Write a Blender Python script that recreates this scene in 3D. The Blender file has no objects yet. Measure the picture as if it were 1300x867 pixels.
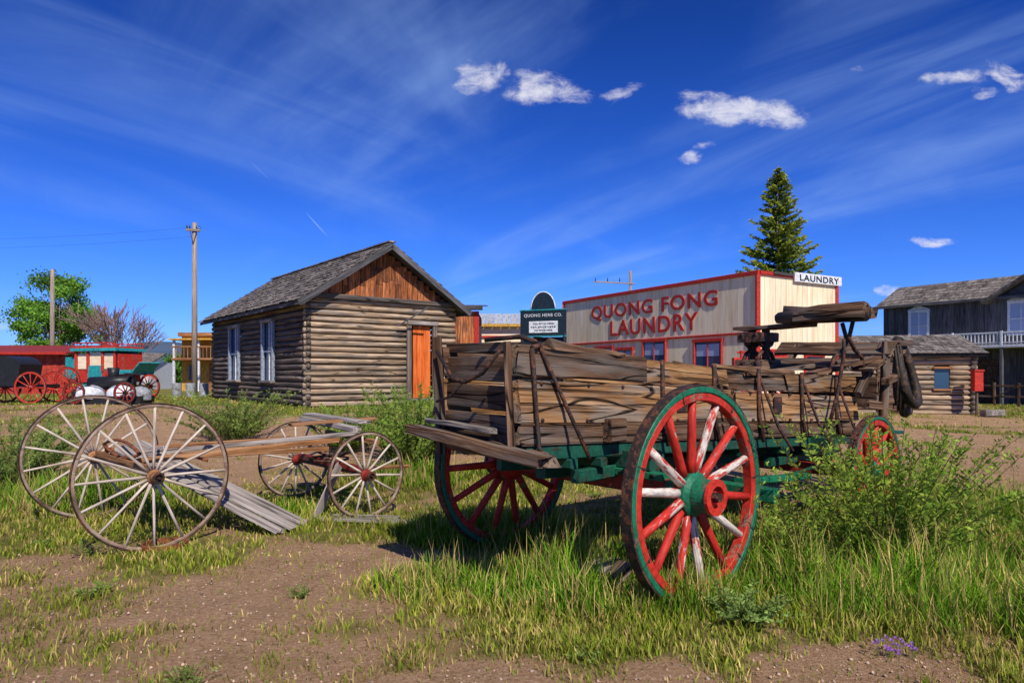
import bpy, math, random, numpy as np
from mathutils import Vector, Matrix
random.seed(7); rng=np.random.default_rng(7)
V=Vector
UP=V((0,0,1))
sc=bpy.context.scene
R_=random.uniform
# ---------------------------------------------------------------- helpers
def vnoise(x,y,s=0):
    x=np.asarray(x,float); y=np.asarray(y,float)
    xi=np.floor(x).astype(np.int64); yi=np.floor(y).astype(np.int64)
    fx=x-xi; fy=y-yi; fx=fx*fx*(3-2*fx); fy=fy*fy*(3-2*fy)
    def h(a,b):
        n=(a*374761393+b*668265263+s*98245165)&0x7fffffff
        n=((n^(n>>13))*1274126177)&0x7fffffff
        return ((n^(n>>16))&0xffff)/65535.
    return (h(xi,yi)*(1-fx)+h(xi+1,yi)*fx)*(1-fy)+(h(xi,yi+1)*(1-fx)+h(xi+1,yi+1)*fx)*fy
def fbm(x,y,s=0,o=4):
    t=0;a=.5;n=0
    for i in range(o):
        t=t+a*vnoise(x*2**i,y*2**i,s+i*7); n+=a; a*=.55
    return t/n
def sst(a,b,x):
    t=np.clip((x-a)/(b-a),0,1); return t*t*(3-2*t)
def G(x,y):
    x=np.asarray(x,float); y=np.asarray(y,float)
    rise=.6*sst(7.5,17,y)*(1-.75*sst(3,12,x))
    return rise+.05*(fbm(x*.7,y*.7,3,3)-.5)*sst(2,5,y)
def g(x,y): return float(G(x,y))
def cover(x,y):
    x=np.asarray(x,float); y=np.asarray(y,float)
    b=np.zeros_like(x)
    for cx,cy,rx,ry,w in [(-2.2,4.1,2.0,1.3,.66),(.15,3.2,1.0,.5,.7),(-1.35,5.5,.9,.6,.6),(-3.2,12.6,5,3.2,.8),(9.5,12.5,6,3.2,.7),(1.7,3.3,.6,.45,.6),(-12,16,6,5,.4),(-.5,4.1,.8,.4,.5),(10,20,7,5,.45),(3,3.9,.6,.3,.4),(-4.2,5.6,1.6,.9,.3),(-5.5,10.5,3,1.5,.5),(4.2,9.5,2.5,1.2,.4)]:
        q=((x-cx)/rx)**2+((y-cy)/ry)**2
        b=np.maximum(b,w*np.clip(1.6-q*1.2,0,1))
    return np.clip(.83-b+(fbm(x*1.1,y*1.1,11)-.5)*1.5+(fbm(x*4,y*4,19,3)-.5)*.9,0,1)
def tall(x,y):
    t=np.zeros_like(x)
    for cx,cy,rx,ry,w in [(.45,4.85,1.5,.65,.95),(1.2,4.5,.7,.35,.9),(2.7,5.0,1.8,1.0,.95),(3.6,4.3,1.5,.8,.8),(-.2,6.4,1.2,.7,.6),(-5.2,8.3,1.4,1.3,.7),(-1.2,9.4,1.4,.9,.6),(5,7.3,1.5,1.3,.8),(-3,7.2,1.6,.8,.35),(-4.3,7.8,1.2,.7,.5)]:
        q=((x-cx)/rx)**2+((y-cy)/ry)**2
        t=np.maximum(t,w*np.clip(1.3-q,0,1))
    return t*np.clip(-.25+2.0*fbm(x*2.6,y*2.6,29,3),0,1.2)
def new_obj(name,verts,faces,mat,parent=None,M=None,smooth=False):
    me=bpy.data.meshes.new(name); me.from_pydata([tuple(v) for v in verts],[],faces); me.update()
    if mat: me.materials.append(mat)
    if smooth: me.polygons.foreach_set('use_smooth',[True]*len(me.polygons))
    o=bpy.data.objects.new(name,me); sc.collection.objects.link(o)
    attach(o,parent,M); return o
def attach(o,parent,M):
    M=M or Matrix.Identity(4)
    if parent:
        o.parent=parent; o.matrix_basis=Matrix.Translation(-parent.location)@M
    else: o.matrix_basis=M
def root(name,loc):
    e=bpy.data.objects.new(name,None); e.empty_display_size=.2; e.location=loc
    sc.collection.objects.link(e); return e
def frame(p0,xd,up=UP):
    x=V(xd).normalized(); u=V(up)
    if abs(x.dot(u.normalized()))>.98: u=V((0,1,0)) if abs(x.y)<.9 else V((1,0,0))
    y=u.cross(x).normalized(); z=x.cross(y)
    M=Matrix((x,y,z)).transposed().to_4x4(); M.translation=V(p0); return M
def beam(name,p0,p1,w,h,mat,parent=None,up=UP,jit=0.,seg=None,ragged=0.,ch=.12,h2=None,w2=None):
    p0=V(p0);p1=V(p1);L=(p1-p0).length
    if seg is None: seg=max(1,int(L/(.16 if jit>.015 else .22))) if jit>0 else 1
    vs=[];fs=[];c=min(w,h)*ch
    h2=h if h2 is None else h2; w2=w if w2 is None else w2
    pts0=[(-1,-1,1,0),(-1,-1,0,1),(-1,1,0,-1),(-1,1,1,0),(1,1,-1,0),(1,1,0,-1),(1,-1,0,1),(1,-1,-1,0)]
    oy=oz=0
    for i in range(seg+1):
        f=i/seg; hh=h+(h2-h)*f; ww=w+(w2-w)*f
        oy+=R_(-1,1)*jit*.35; oz+=R_(-1,1)*jit*.35; oy*=.8; oz*=.8
        for k,(a,b,ca,cb) in enumerate(pts0):
            x=f*L
            if ragged and i in(0,seg): x+=R_(-1,1)*ragged
            y=a*ww/2+(ca*c if abs(ca) else 0); z=b*hh/2+(cb*c if abs(cb) else 0)
            vs.append((x,y+oy+R_(-1,1)*jit*.22,z+oz+R_(-1,1)*jit*.35))
    n=8
    for i in range(seg):
        for k in range(n):
            a=i*n+k;b=i*n+(k+1)%n; fs.append((a,b,b+n,a+n))
    fs.append(tuple(range(n))[::-1]); fs.append(tuple(range(seg*n,seg*n+n)))
    return new_obj(name,vs,[f[::-1] for f in fs],mat,parent,frame(p0,p1-p0,up))
def tube(name,pts,r,mat,parent=None,n=8,r2=None,jit=0.,caps=True,smooth=True,flat=1.):
    pts=[V(p) for p in pts]; N=len(pts); vs=[];fs=[]
    r2=r if r2 is None else r2
    o=pts[0]; X=(pts[-1]-pts[0]); 
    if X.length<1e-4: X=pts[1]-pts[0]
    F=frame(o,X); Fi=F.inverted(); lp=[Fi@p for p in pts]
    prev=None
    for i,p in enumerate(lp):
        t=(lp[min(i+1,N-1)]-lp[max(i-1,0)]).normalized()
        if prev is None:
            u=V((0,0,1)) if abs(t.z)<.9 else V((0,1,0)); u=(u-t*u.dot(t)).normalized()
        else: u=(prev-t*prev.dot(t)).normalized()
        prev=u; w=t.cross(u); rr=r+(r2-r)*i/max(1,N-1)
        for k in range(n):
            a=2*math.pi*k/n; q=rr*(1+R_(-1,1)*jit)
            vs.append(p+u*math.cos(a)*q+w*math.sin(a)*q*flat)
    for i in range(N-1):
        for k in range(n):
            a=i*n+k;b=i*n+(k+1)%n; fs.append((a,b,b+n,a+n))
    if caps: fs.append(tuple(range(n))[::-1]); fs.append(tuple(range((N-1)*n,N*n)))
    return new_obj(name,vs,fs,mat,parent,F,smooth)
def cyl(name,p0,p1,r0,r1,mat,parent=None,n=12,jit=0.,seg=None,smooth=True,flat=1.):
    p0=V(p0);p1=V(p1)
    seg=seg or (max(2,int((p1-p0).length/.4)) if jit else 1)
    pts=[]
    for i in range(seg+1):
        p=p0.lerp(p1,i/seg)
        if jit and 0<i<seg: p=p+V((R_(-1,1),R_(-1,1),R_(-1,1)))*jit*r0*.7
        pts.append(p)
    return tube(name,pts,r0,mat,parent,n,r1,jit*.5,True,smooth,flat)
def lathe(name,prof,mat,parent,M,n=32,closed=False,jit=0.,smooth=True):
    vs=[];fs=[];m=len(prof)
    for i in range(n):
        a=2*math.pi*i/n; j=1+R_(-1,1)*jit
        for r,y in prof: vs.append((r*j*math.cos(a),y,r*j*math.sin(a)))
    for i in range(n):
        for k in range(m if closed else m-1):
            a=i*m+k;b=i*m+(k+1)%m;c=((i+1)%n)*m+(k+1)%m;d=((i+1)%n)*m+k
            fs.append((a,d,c,b))
    return new_obj(name,vs,fs,mat,parent,M,False)
def poly(name,pts,mat,parent,thick=.03,nrm=None):
    pts=[V(p) for p in pts]
    nn=nrm or (pts[1]-pts[0]).cross(pts[2]-pts[0]).normalized()
    nn=V(nn); n=len(pts); o=pts[0]
    F=frame(o,pts[1]-pts[0],nn); Fi=F.inverted()
    vs=[Fi@p for p in pts]+[Fi@(p-nn*thick) for p in pts]
    fs=[tuple(range(n)),tuple(range(n,2*n))[::-1]]
    for i in range(n): fs.append((i,i+n,(i+1)%n+n,(i+1)%n))
    return new_obj(name,vs,fs,mat,parent,F)
def text(name,body,c,xd,nrm,width,height,mat,parent,ext=.01,off=.0):
    cu=bpy.data.curves.new(name,'FONT'); cu.body=body; cu.size=1; cu.extrude=ext; cu.align_x='CENTER'; cu.offset=off
    cu.materials.append(mat); cu.space_character=1.12
    o=bpy.data.objects.new(name,cu); sc.collection.objects.link(o)
    bpy.context.view_layer.update(); d=o.dimensions.copy()
    x=V(xd).normalized(); z=V(nrm).normalized(); y=z.cross(x)
    M=Matrix((x,y,z)).transposed().to_4x4(); M.translation=V(c)-y*height/2
    sx=width/max(d.x,.01); sy=height/max(d.y,.01)
    attach(o,parent,M@Matrix.Diagonal((sx,sy,1,1))); return o
# ---------------------------------------------------------------- materials
def nmat(name):
    m=bpy.data.materials.new(name); m.use_nodes=True; nt=m.node_tree
    b=nt.nodes['Principled BSDF']; return m,nt,b
def node(nt,t,**k):
    n=nt.nodes.new(t)
    for a,v in k.items(): setattr(n,a,v)
    return n
def ramp(nt,stops,inp,interp='LINEAR'):
    r=nt.nodes.new('ShaderNodeValToRGB'); e=r.color_ramp; e.interpolation=interp
    while len(e.elements)>1: e.elements.remove(e.elements[-1])
    e.elements[0].position=stops[0][0]; e.elements[0].color=(*stops[0][1],1)
    for p,c in stops[1:]:
        q=e.elements.new(p); q.color=(*c,1)
    nt.links.new(inp,r.inputs[0]); return r.outputs[0]
def coords(nt,scale,rand=True,src='Object'):
    tc=nt.nodes.new('ShaderNodeTexCoord'); v=tc.outputs[src]
    if rand:
        oi=nt.nodes.new('ShaderNodeObjectInfo'); mu=node(nt,'ShaderNodeMath',operation='MULTIPLY'); mu.inputs[1].default_value=53.
        nt.links.new(oi.outputs['Random'],mu.inputs[0])
        ad=node(nt,'ShaderNodeVectorMath',operation='ADD'); nt.links.new(v,ad.inputs[0]); nt.links.new(mu.outputs[0],ad.inputs[1]); v=ad.outputs[0]
    mp=nt.nodes.new('ShaderNodeMapping'); mp.inputs['Scale'].default_value=scale; nt.links.new(v,mp.inputs[0]); return mp.outputs[0]
def noise(nt,vec,scale=1.,detail=6,rough=.6,dist=0.):
    n=nt.nodes.new('ShaderNodeTexNoise'); n.inputs['Scale'].default_value=scale; n.inputs['Detail'].default_value=detail
    n.inputs['Roughness'].default_value=rough; n.inputs['Distortion'].default_value=dist; nt.links.new(vec,n.inputs['Vector']); return n.outputs['Fac']
def mix(nt,fac,a,b,bt='MIX'):
    m=nt.nodes.new('ShaderNodeMix'); m.data_type='RGBA'; m.blend_type=bt
    for i,x in ((0,fac),(6,a),(7,b)):
        if hasattr(x,'links') : nt.links.new(x,m.inputs[i])
        else: m.inputs[i].default_value=x if i==0 else (*x,1)
    return m.outputs[2]
def bump(nt,b,h,st,dist=.02):
    n=nt.nodes.new('ShaderNodeBump'); n.inputs['Strength'].default_value=st; n.inputs['Distance'].default_value=dist
    nt.links.new(h,n.inputs['Height']); nt.links.new(n.outputs[0],b.inputs['Normal'])
def randval(nt,col,lo,hi):
    oi=nt.nodes.new('ShaderNodeObjectInfo'); mr=nt.nodes.new('ShaderNodeMapRange'); mr.inputs[3].default_value=lo; mr.inputs[4].default_value=hi
    nt.links.new(oi.outputs['Random'],mr.inputs[0])
    h=nt.nodes.new('ShaderNodeHueSaturation'); nt.links.new(mr.outputs[0],h.inputs['Value']); nt.links.new(col,h.inputs['Color']); return h.outputs[0]
def wood(name,dark,mid,light,patch=None,st=(1.6,26,26),var=.25,bst=.7,crack=.5,line=0.,lsc=(.4,5,5)):
    m,nt,b=nmat(name)
    n1=noise(nt,coords(nt,st),1,5,.65,.3)
    c=ramp(nt,[(.28,dark),(.5,mid),(.72,light)],n1)
    if patch:
        n2=noise(nt,coords(nt,(1.3,6,6)),1,4,.6,.2)
        f=ramp(nt,[(.47,(0,0,0)),(.62,(1,1,1))],n2)
        p=ramp(nt,[(.3,tuple(x*.35 for x in patch)),(.65,patch)],n1)
        c=mix(nt,f,c,p)
    n3=noise(nt,coords(nt,(st[0]*.5,st[1]*2,st[2]*2)),1,3,.5,.3)
    cr=ramp(nt,[(.34,(.12,.1,.09)),(.42,(1,1,1))],n3)
    c=mix(nt,crack,c,cr,'MULTIPLY')
    h=cr
    if line:
        n4=noise(nt,coords(nt,lsc),1,2,.45,.1)
        ln=ramp(nt,[(.484,(1,1,1)),(.496,(.03,.02,.015)),(.500,(.03,.02,.015)),(.512,(1,1,1))],n4)
        c=mix(nt,line,c,ln,'MULTIPLY')
        mm=node(nt,'ShaderNodeMath',operation='MULTIPLY_ADD'); nt.links.new(ln,mm.inputs[0]); mm.inputs[1].default_value=1.2*line; nt.links.new(cr,mm.inputs[2]); h=mm.outputs[0]
    c=randval(nt,c,1-var,1+var)
    nt.links.new(c,b.inputs['Base Color']); b.inputs['Roughness'].default_value=.9; b.inputs['Specular IOR Level'].default_value=.15
    ad=node(nt,'ShaderNodeMath',operation='ADD'); nt.links.new(n1,ad.inputs[0]); nt.links.new(h,ad.inputs[1])
    bump(nt,b,ad.outputs[0],bst,.015); return m
def paint(name,col,worn,amt=.45,scale=9,rough=.55,st=(1,1,1),var=.1,rnd=0.):
    m,nt,b=nmat(name)
    v=coords(nt,st); n=noise(nt,v,scale,6,.7)
    src=n
    if rnd:
        oi=nt.nodes.new('ShaderNodeObjectInfo'); mr=nt.nodes.new('ShaderNodeMapRange'); mr.inputs[3].default_value=-rnd; mr.inputs[4].default_value=rnd
        nt.links.new(oi.outputs['Random'],mr.inputs[0]); ad=node(nt,'ShaderNodeMath',operation='ADD'); nt.links.new(n,ad.inputs[0]); nt.links.new(mr.outputs[0],ad.inputs[1]); src=ad.outputs[0]
    f=ramp(nt,[(1-amt-.03,(0,0,0)),(1-amt+.03,(1,1,1))],src)
    n2=noise(nt,v,scale*3,5,.6)
    ca=ramp(nt,[(.3,tuple(x*.55 for x in col)),(.7,tuple(min(1,x*1.2) for x in col))],n2)
    cb=ramp(nt,[(.3,tuple(x*.5 for x in worn)),(.7,tuple(min(1,x*1.15) for x in worn))],n2)
    c=mix(nt,f,ca,cb); c=randval(nt,c,1-var,1+var)
    nt.links.new(c,b.inputs['Base Color']); b.inputs['Roughness'].default_value=rough; b.inputs['Specular IOR Level'].default_value=.3
    ad=node(nt,'ShaderNodeMath',operation='ADD'); nt.links.new(f,ad.inputs[0]); nt.links.new(n2,ad.inputs[1]); bump(nt,b,ad.outputs[0],.5,.008)
    return m
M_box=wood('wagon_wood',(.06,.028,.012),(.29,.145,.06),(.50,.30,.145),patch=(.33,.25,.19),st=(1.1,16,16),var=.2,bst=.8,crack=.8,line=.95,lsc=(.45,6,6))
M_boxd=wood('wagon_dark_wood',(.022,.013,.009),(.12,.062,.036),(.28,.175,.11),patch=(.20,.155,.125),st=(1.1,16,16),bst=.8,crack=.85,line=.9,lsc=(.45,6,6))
M_grey=wood('grey_wood',(.10,.08,.07),(.29,.245,.22),(.48,.42,.38),bst=.5,crack=.6,line=.5)
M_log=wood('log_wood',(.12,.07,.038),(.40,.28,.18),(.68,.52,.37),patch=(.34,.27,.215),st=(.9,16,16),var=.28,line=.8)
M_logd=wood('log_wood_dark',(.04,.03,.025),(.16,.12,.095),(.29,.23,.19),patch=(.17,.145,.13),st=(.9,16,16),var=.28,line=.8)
M_gable=wood('gable_boards',(.09,.025,.012),(.40,.125,.042),(.60,.27,.12),patch=(.22,.09,.05),st=(2,20,20),var=.45)
M_shake=wood('roof_shakes',(.06,.05,.045),(.20,.17,.15),(.36,.31,.27),patch=(.15,.125,.11),st=(8,8,8),var=.35)
M_barn=wood('barn_boards',(.03,.028,.03),(.10,.095,.10),(.18,.165,.17),st=(1.5,20,20),var=.3)
M_brown=wood('brown_pole',(.10,.04,.02),(.34,.15,.06),(.55,.32,.18),var=.2)
M_spokeg=wood('buggy_spoke_wood',(.26,.19,.14),(.54,.44,.36),(.74,.65,.56),st=(4,40,40),var=.12,bst=.3)
M_rim=wood('buggy_rim_wood',(.09,.05,.035),(.27,.18,.13),(.46,.36,.29),st=(6,6,6),var=.1,bst=.4)
M_dark,nt,b=nmat('dark_interior'); b.inputs['Base Color'].default_value=(.02,.017,.015,1); b.inputs['Roughness'].default_value=.9
M_chink=wood('chinking',(.02,.014,.01),(.05,.035,.026),(.09,.065,.05),bst=.3)
M_red=paint('red_paint',(.58,.035,.02),(.33,.17,.11),.41,8,.55)
M_redsp=paint('red_spoke_paint',(.56,.03,.018),(.72,.62,.54),.43,7,.6,st=(.7,3,3),rnd=.15,var=.1)
M_green=paint('green_paint',(.012,.17,.085),(.17,.12,.08),.39,10,.5)
M_dgreen=paint('dark_green_paint',(.010,.085,.055),(.05,.035,.025),.44,8,.6)
M_redd=paint('dark_red_paint',(.28,.025,.015),(.14,.07,.045),.42,8,.6)
M_iron=paint('rusty_iron',(.035,.022,.018),(.15,.055,.03),.48,14,.65)
M_ironr=paint('rusty_orange_iron',(.28,.085,.03),(.12,.045,.025),.45,12,.75)
M_leather=paint('old_leather',(.035,.022,.015),(.12,.07,.04),.42,10,.6)
M_door=wood('orange_door',(.34,.05,.012),(.66,.13,.025),(.80,.22,.06),st=(1.5,12,12),var=.1,bst=.3,crack=.3)
M_cream=wood('cream_boards',(.66,.49,.29),(.84,.70,.48),(.90,.79,.59),st=(.8,6,6),var=.07,bst=.08,crack=.12)
M_sred=paint('sign_red',(.52,.035,.02),(.34,.03,.02),.35,5,.6)
M_white=paint('white_paint',(.74,.75,.78),(.5,.5,.5),.3,5,.5)
M_barnred=paint('barn_red',(.48,.05,.03),(.30,.035,.02),.45,3,.7)
M_ochre=paint('ochre_paint',(.62,.34,.06),(.5,.28,.08),.4,3,.7)
M_teal=paint('teal_paint',(.03,.34,.36),(.02,.2,.22),.4,4,.5)
M_black=paint('black_paint',(.02,.02,.022),(.05,.045,.04),.35,6,.4)
M_galv=paint('galvanised_metal',(.34,.36,.39),(.18,.17,.16),.42,5,.55)
M_metalroof=paint('metal_roof',(.5,.52,.55),(.34,.32,.30),.42,2,.5,st=(1,4,1))
M_glass,nt,b=nmat('window_glass'); b.inputs['Base Color'].default_value=(.03,.07,.14,1); b.inputs['Roughness'].default_value=.08
M_curt,nt,b=nmat('window_curtain'); b.inputs['Base Color'].default_value=(.35,.42,.6,1); b.inputs['Roughness'].default_value=.7
M_bframe=paint('blue_grey_frame',(.30,.34,.42),(.2,.19,.19),.4,6,.6)
M_signbk=paint('sign_dark',(.012,.025,.04),(.03,.045,.05),.3,4,.5)
M_pole=wood('pole_wood',(.14,.10,.08),(.32,.25,.20),(.46,.38,.33),var=.1)
M_stone=paint('stone',(.32,.27,.23),(.2,.17,.15),.5,6,.9)
def leafmat(name,tr=.35):
    m,nt,b=nmat(name); nt.nodes.remove(b); out=nt.nodes['Material Output']
    at=nt.nodes.new('ShaderNodeAttribute'); at.attribute_name='Col'
    d=nt.nodes.new('ShaderNodeBsdfDiffuse'); t=nt.nodes.new('ShaderNodeBsdfTranslucent'); mx=nt.nodes.new('ShaderNodeMixShader'); mx.inputs[0].default_value=tr
    nt.links.new(at.outputs['Color'],d.inputs[0]); nt.links.new(at.outputs['Color'],t.inputs[0])
    nt.links.new(d.outputs[0],mx.inputs[1]); nt.links.new(t.outputs[0],mx.inputs[2]); nt.links.new(mx.outputs[0],out.inputs[0]); return m
M_leaf=leafmat('foliage')
M_needle=leafmat('needles',.2)
def fast_mesh(name,verts,loops,sizes,cols,mat,parent=None):
    me=bpy.data.meshes.new(name); nv=len(verts); me.vertices.add(nv); me.vertices.foreach_set('co',np.asarray(verts,np.float32).ravel())
    me.loops.add(len(loops)); me.loops.foreach_set('vertex_index',np.asarray(loops,np.int32))
    sizes=np.asarray(sizes,np.int32); st=np.concatenate([[0],np.cumsum(sizes)[:-1]]).astype(np.int32)
    me.polygons.add(len(sizes)); me.polygons.foreach_set('loop_start',st)
    try: me.polygons.foreach_set('loop_total',sizes)
    except Exception: pass
    me.update(calc_edges=True)
    if cols is not None:
        a=me.color_attributes.new('Col','FLOAT_COLOR','POINT'); c=np.ones((nv,4),np.float32); c[:,:3]=cols; a.data.foreach_set('color',c.ravel())
    me.materials.append(mat); o=bpy.data.objects.new(name,me); sc.collection.objects.link(o)
    if parent: attach(o,parent,None)
    return o
def quads(name,P,A,B,cols,mat,parent=None):
    n=len(P); vs=np.empty((n,4,3)); vs[:,0]=P-A; vs[:,1]=P+B; vs[:,2]=P+A; vs[:,3]=P-B
    c=np.repeat(cols[:,None,:],4,1).reshape(-1,3)
    return fast_mesh(name,vs.reshape(-1,3),np.arange(n*4),np.full(n,4),c,mat,parent)
def randdir(n):
    d=rng.normal(size=(n,3)); return d/np.linalg.norm(d,axis=1)[:,None]
# ---------------------------------------------------------------- ground
def axis(lo,hi,fl,fh,st,gr=1.13):
    a=list(np.arange(fl,fh+1e-6,st)); s=st
    while a[-1]<hi: s*=gr; a.append(a[-1]+s)
    s=st; b=[]; x=fl
    while x>lo: s*=gr; x-=s; b.append(x)
    return np.array(b[::-1]+a)
ax=axis(-2500,2500,-9,9,.09); ay=axis(-60,2500,2.0,15,.09)
XX,YY=np.meshgrid(ax,ay); ZZ=G(XX,YY)
ZZ=ZZ+np.where((YY<12)&(np.abs(XX)<10),(fbm(XX*5,YY*5,31,3)-.5)*.03,0)
nx,ny=len(ax),len(ay)
vs=np.stack([XX,YY,ZZ],-1).reshape(-1,3)
i=np.arange(nx-1)[None,:]+np.arange(ny-1)[:,None]*nx
lp=np.stack([i,i+1,i+nx+1,i+nx],-1).reshape(-1)
cv=cover(XX,YY).reshape(-1)
Mg,nt,b=nmat('ground_soil_grass')
at=nt.nodes.new('ShaderNodeAttribute'); at.attribute_name='Col'
cw=coords(nt,(1,1,1),False)
nf=noise(nt,cw,38,6,.7); nm=noise(nt,cw,3.,6,.65); nvf=noise(nt,cw,120,4,.7)
dirt=ramp(nt,[(.25,(.27,.14,.075)),(.5,(.54,.33,.19)),(.75,(.76,.54,.37))],nf)
dirt=mix(nt,.5,dirt,ramp(nt,[(.3,(.6,.55,.45)),(.6,(1.05,1,.95))],nm),'MULTIPLY')
gr=ramp(nt,[(.3,(.07,.085,.017)),(.5,(.18,.19,.035)),(.7,(.38,.32,.10))],nf)
sep=nt.nodes.new('ShaderNodeSeparateColor'); nt.links.new(at.outputs['Color'],sep.inputs[0])
a1=node(nt,'ShaderNodeMath',operation='ADD'); nt.links.new(sep.outputs[0],a1.inputs[0])
a2=node(nt,'ShaderNodeMath',operation='MULTIPLY_ADD'); nt.links.new(nf,a2.inputs[0]); a2.inputs[1].default_value=1.3; a2.inputs[2].default_value=-.68
nt.links.new(a2.outputs[0],a1.inputs[1])
f=ramp(nt,[(.38,(0,0,0)),(.78,(1,1,1))],a1.outputs[0])
c=mix(nt,f,dirt,gr); nt.links.new(c,b.inputs['Base Color']); b.inputs['Roughness'].default_value=.95; b.inputs['Specular IOR Level'].default_value=.1
ad=node(nt,'ShaderNodeMath',operation='ADD'); nt.links.new(nf,ad.inputs[0]); nt.links.new(nvf,ad.inputs[1]); bump(nt,b,ad.outputs[0],1.,.03)
gobj=fast_mesh('ground',vs,lp,np.full(len(lp)//4,4),np.repeat(cv[:,None],3,1),Mg)
gobj.data.polygons.foreach_set('use_smooth',[True]*len(gobj.data.polygons))
# grass
def make_grass(name,N,seed):
    r=np.random.default_rng(seed)
    y0,y1,p=2.6,30,1.3
    u=r.random(N); e=1-p; y=(y0**e+u*(y1**e-y0**e))**(1/e)
    x=(r.random(N)*2-1)*(.90*y+.5)
    c=cover(x,y); t=tall(x,y)
    clump=fbm(x*7,y*7,41,2)
    keep=r.random(N)<np.clip(c**1.7*.85*(.15+1.3*clump)+t*.95,0.025,1)
    dw_=(x+5.49)*.786+(y-18.3)*.618; ds_=-(x+5.49)*.62+(y-18.3)*.786
    keep&=~((dw_>0)&(dw_<4.6)&(ds_>0)&(ds_<9))
    x,y,c,t,clump=x[keep],y[keep],c[keep],t[keep],clump[keep]; n=len(x)
    h=(.018+.06*c*clump+.015*r.random(n))*(.6+.9*r.random(n))+t*(.06+.32*r.random(n)**1.5)
    stalk=r.random(n)<.09*np.clip(t*2,0,1)+.005*(y<9)
    h=np.where(stalk,h*1.45+.05,h)
    w=.0017+.0007*y+h*.0036; w=np.where(stalk,w*.5,w)
    z=G(x,y)-.005
    th=r.random(n)*2*math.pi; dx,dy=np.cos(th),np.sin(th)
    lean=h*(.15+.65*r.random(n)); lean=np.where(stalk,lean*.5,lean); ph=th+math.pi/2+r.normal(0,.6,n); lx,ly=np.cos(ph)*lean,np.sin(ph)*lean
    B=np.stack([x,y,z],-1); W=np.stack([dx*w,dy*w,0*w],-1)
    mid=B+np.stack([lx*.35,ly*.35,h*.6],-1); tip=B+np.stack([lx,ly,h],-1)
    v=np.empty((n,5,3)); v[:,0]=B-W; v[:,1]=B+W; v[:,2]=mid+W*.75; v[:,3]=mid-W*.75; v[:,4]=tip
    k=np.arange(n)[:,None]*5
    loops=np.concatenate([k+0,k+1,k+2,k+3,k+3,k+2,k+4],1).reshape(-1)
    sizes=np.tile([4,3],n)
    green=np.array([.18,.28,.022]); lush=np.array([.15,.32,.022]); straw=np.array([.60,.45,.16]); olive=np.array([.36,.37,.05])
    m=r.random(n)[:,None]; dry=((r.random(n)<np.clip(.38-.25*t-.25*(c-.5)+.6*(fbm(x*1.7,y*1.7,51,3)-.5),.05,.9))|stalk)[:,None]
    col=np.where(dry,straw*(.6+.6*m),green*(1-m)+np.where(t[:,None]>.3,lush,olive)*m)
    col=col*(.75+.5*r.random(n)[:,None])*(.65+.75*fbm(x*.9,y*.9,61,2))[:,None]
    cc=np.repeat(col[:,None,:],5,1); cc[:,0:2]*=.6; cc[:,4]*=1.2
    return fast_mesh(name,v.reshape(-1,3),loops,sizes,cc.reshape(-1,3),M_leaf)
make_grass('grass',380000,5)
def gravel(N):
    y=2.7+rng.random(N)**1.6*9; x=(rng.random(N)*2-1)*(.85*y)
    k=rng.random(N)<(1-cover(x,y))**1.5+.02; x,y=x[k],y[k]; n=len(x)
    s=.003+.014*rng.random(n)**4
    base=np.array([(1,0,0),(0,1,0),(-1,0,0),(0,-1,0),(0,0,.7),(0,0,-.5)],float)
    v=base[None]*s[:,None,None]*(.6+.7*rng.random((n,6,1)))+np.stack([x,y,G(x,y)+s*.2],-1)[:,None,:]
    F=np.array([(0,1,4),(1,2,4),(2,3,4),(3,0,4),(1,0,5),(2,1,5),(3,2,5),(0,3,5)])
    lp=(np.arange(n)[:,None,None]*6+F[None]).reshape(-1)
    col=(np.array([.50,.34,.23])*(.4+.8*rng.random((n,1))))
    m,nt,b=nmat('gravel_stone'); a=nt.nodes.new('ShaderNodeAttribute'); a.attribute_name='Col'; nt.links.new(a.outputs['Color'],b.inputs['Base Color']); b.inputs['Roughness'].default_value=.9
    fast_mesh('gravel',v.reshape(-1,3),lp,np.full(n*8,3),np.repeat(col[:,None,:],6,1).reshape(-1,3),m)
gravel(26000)
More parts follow.
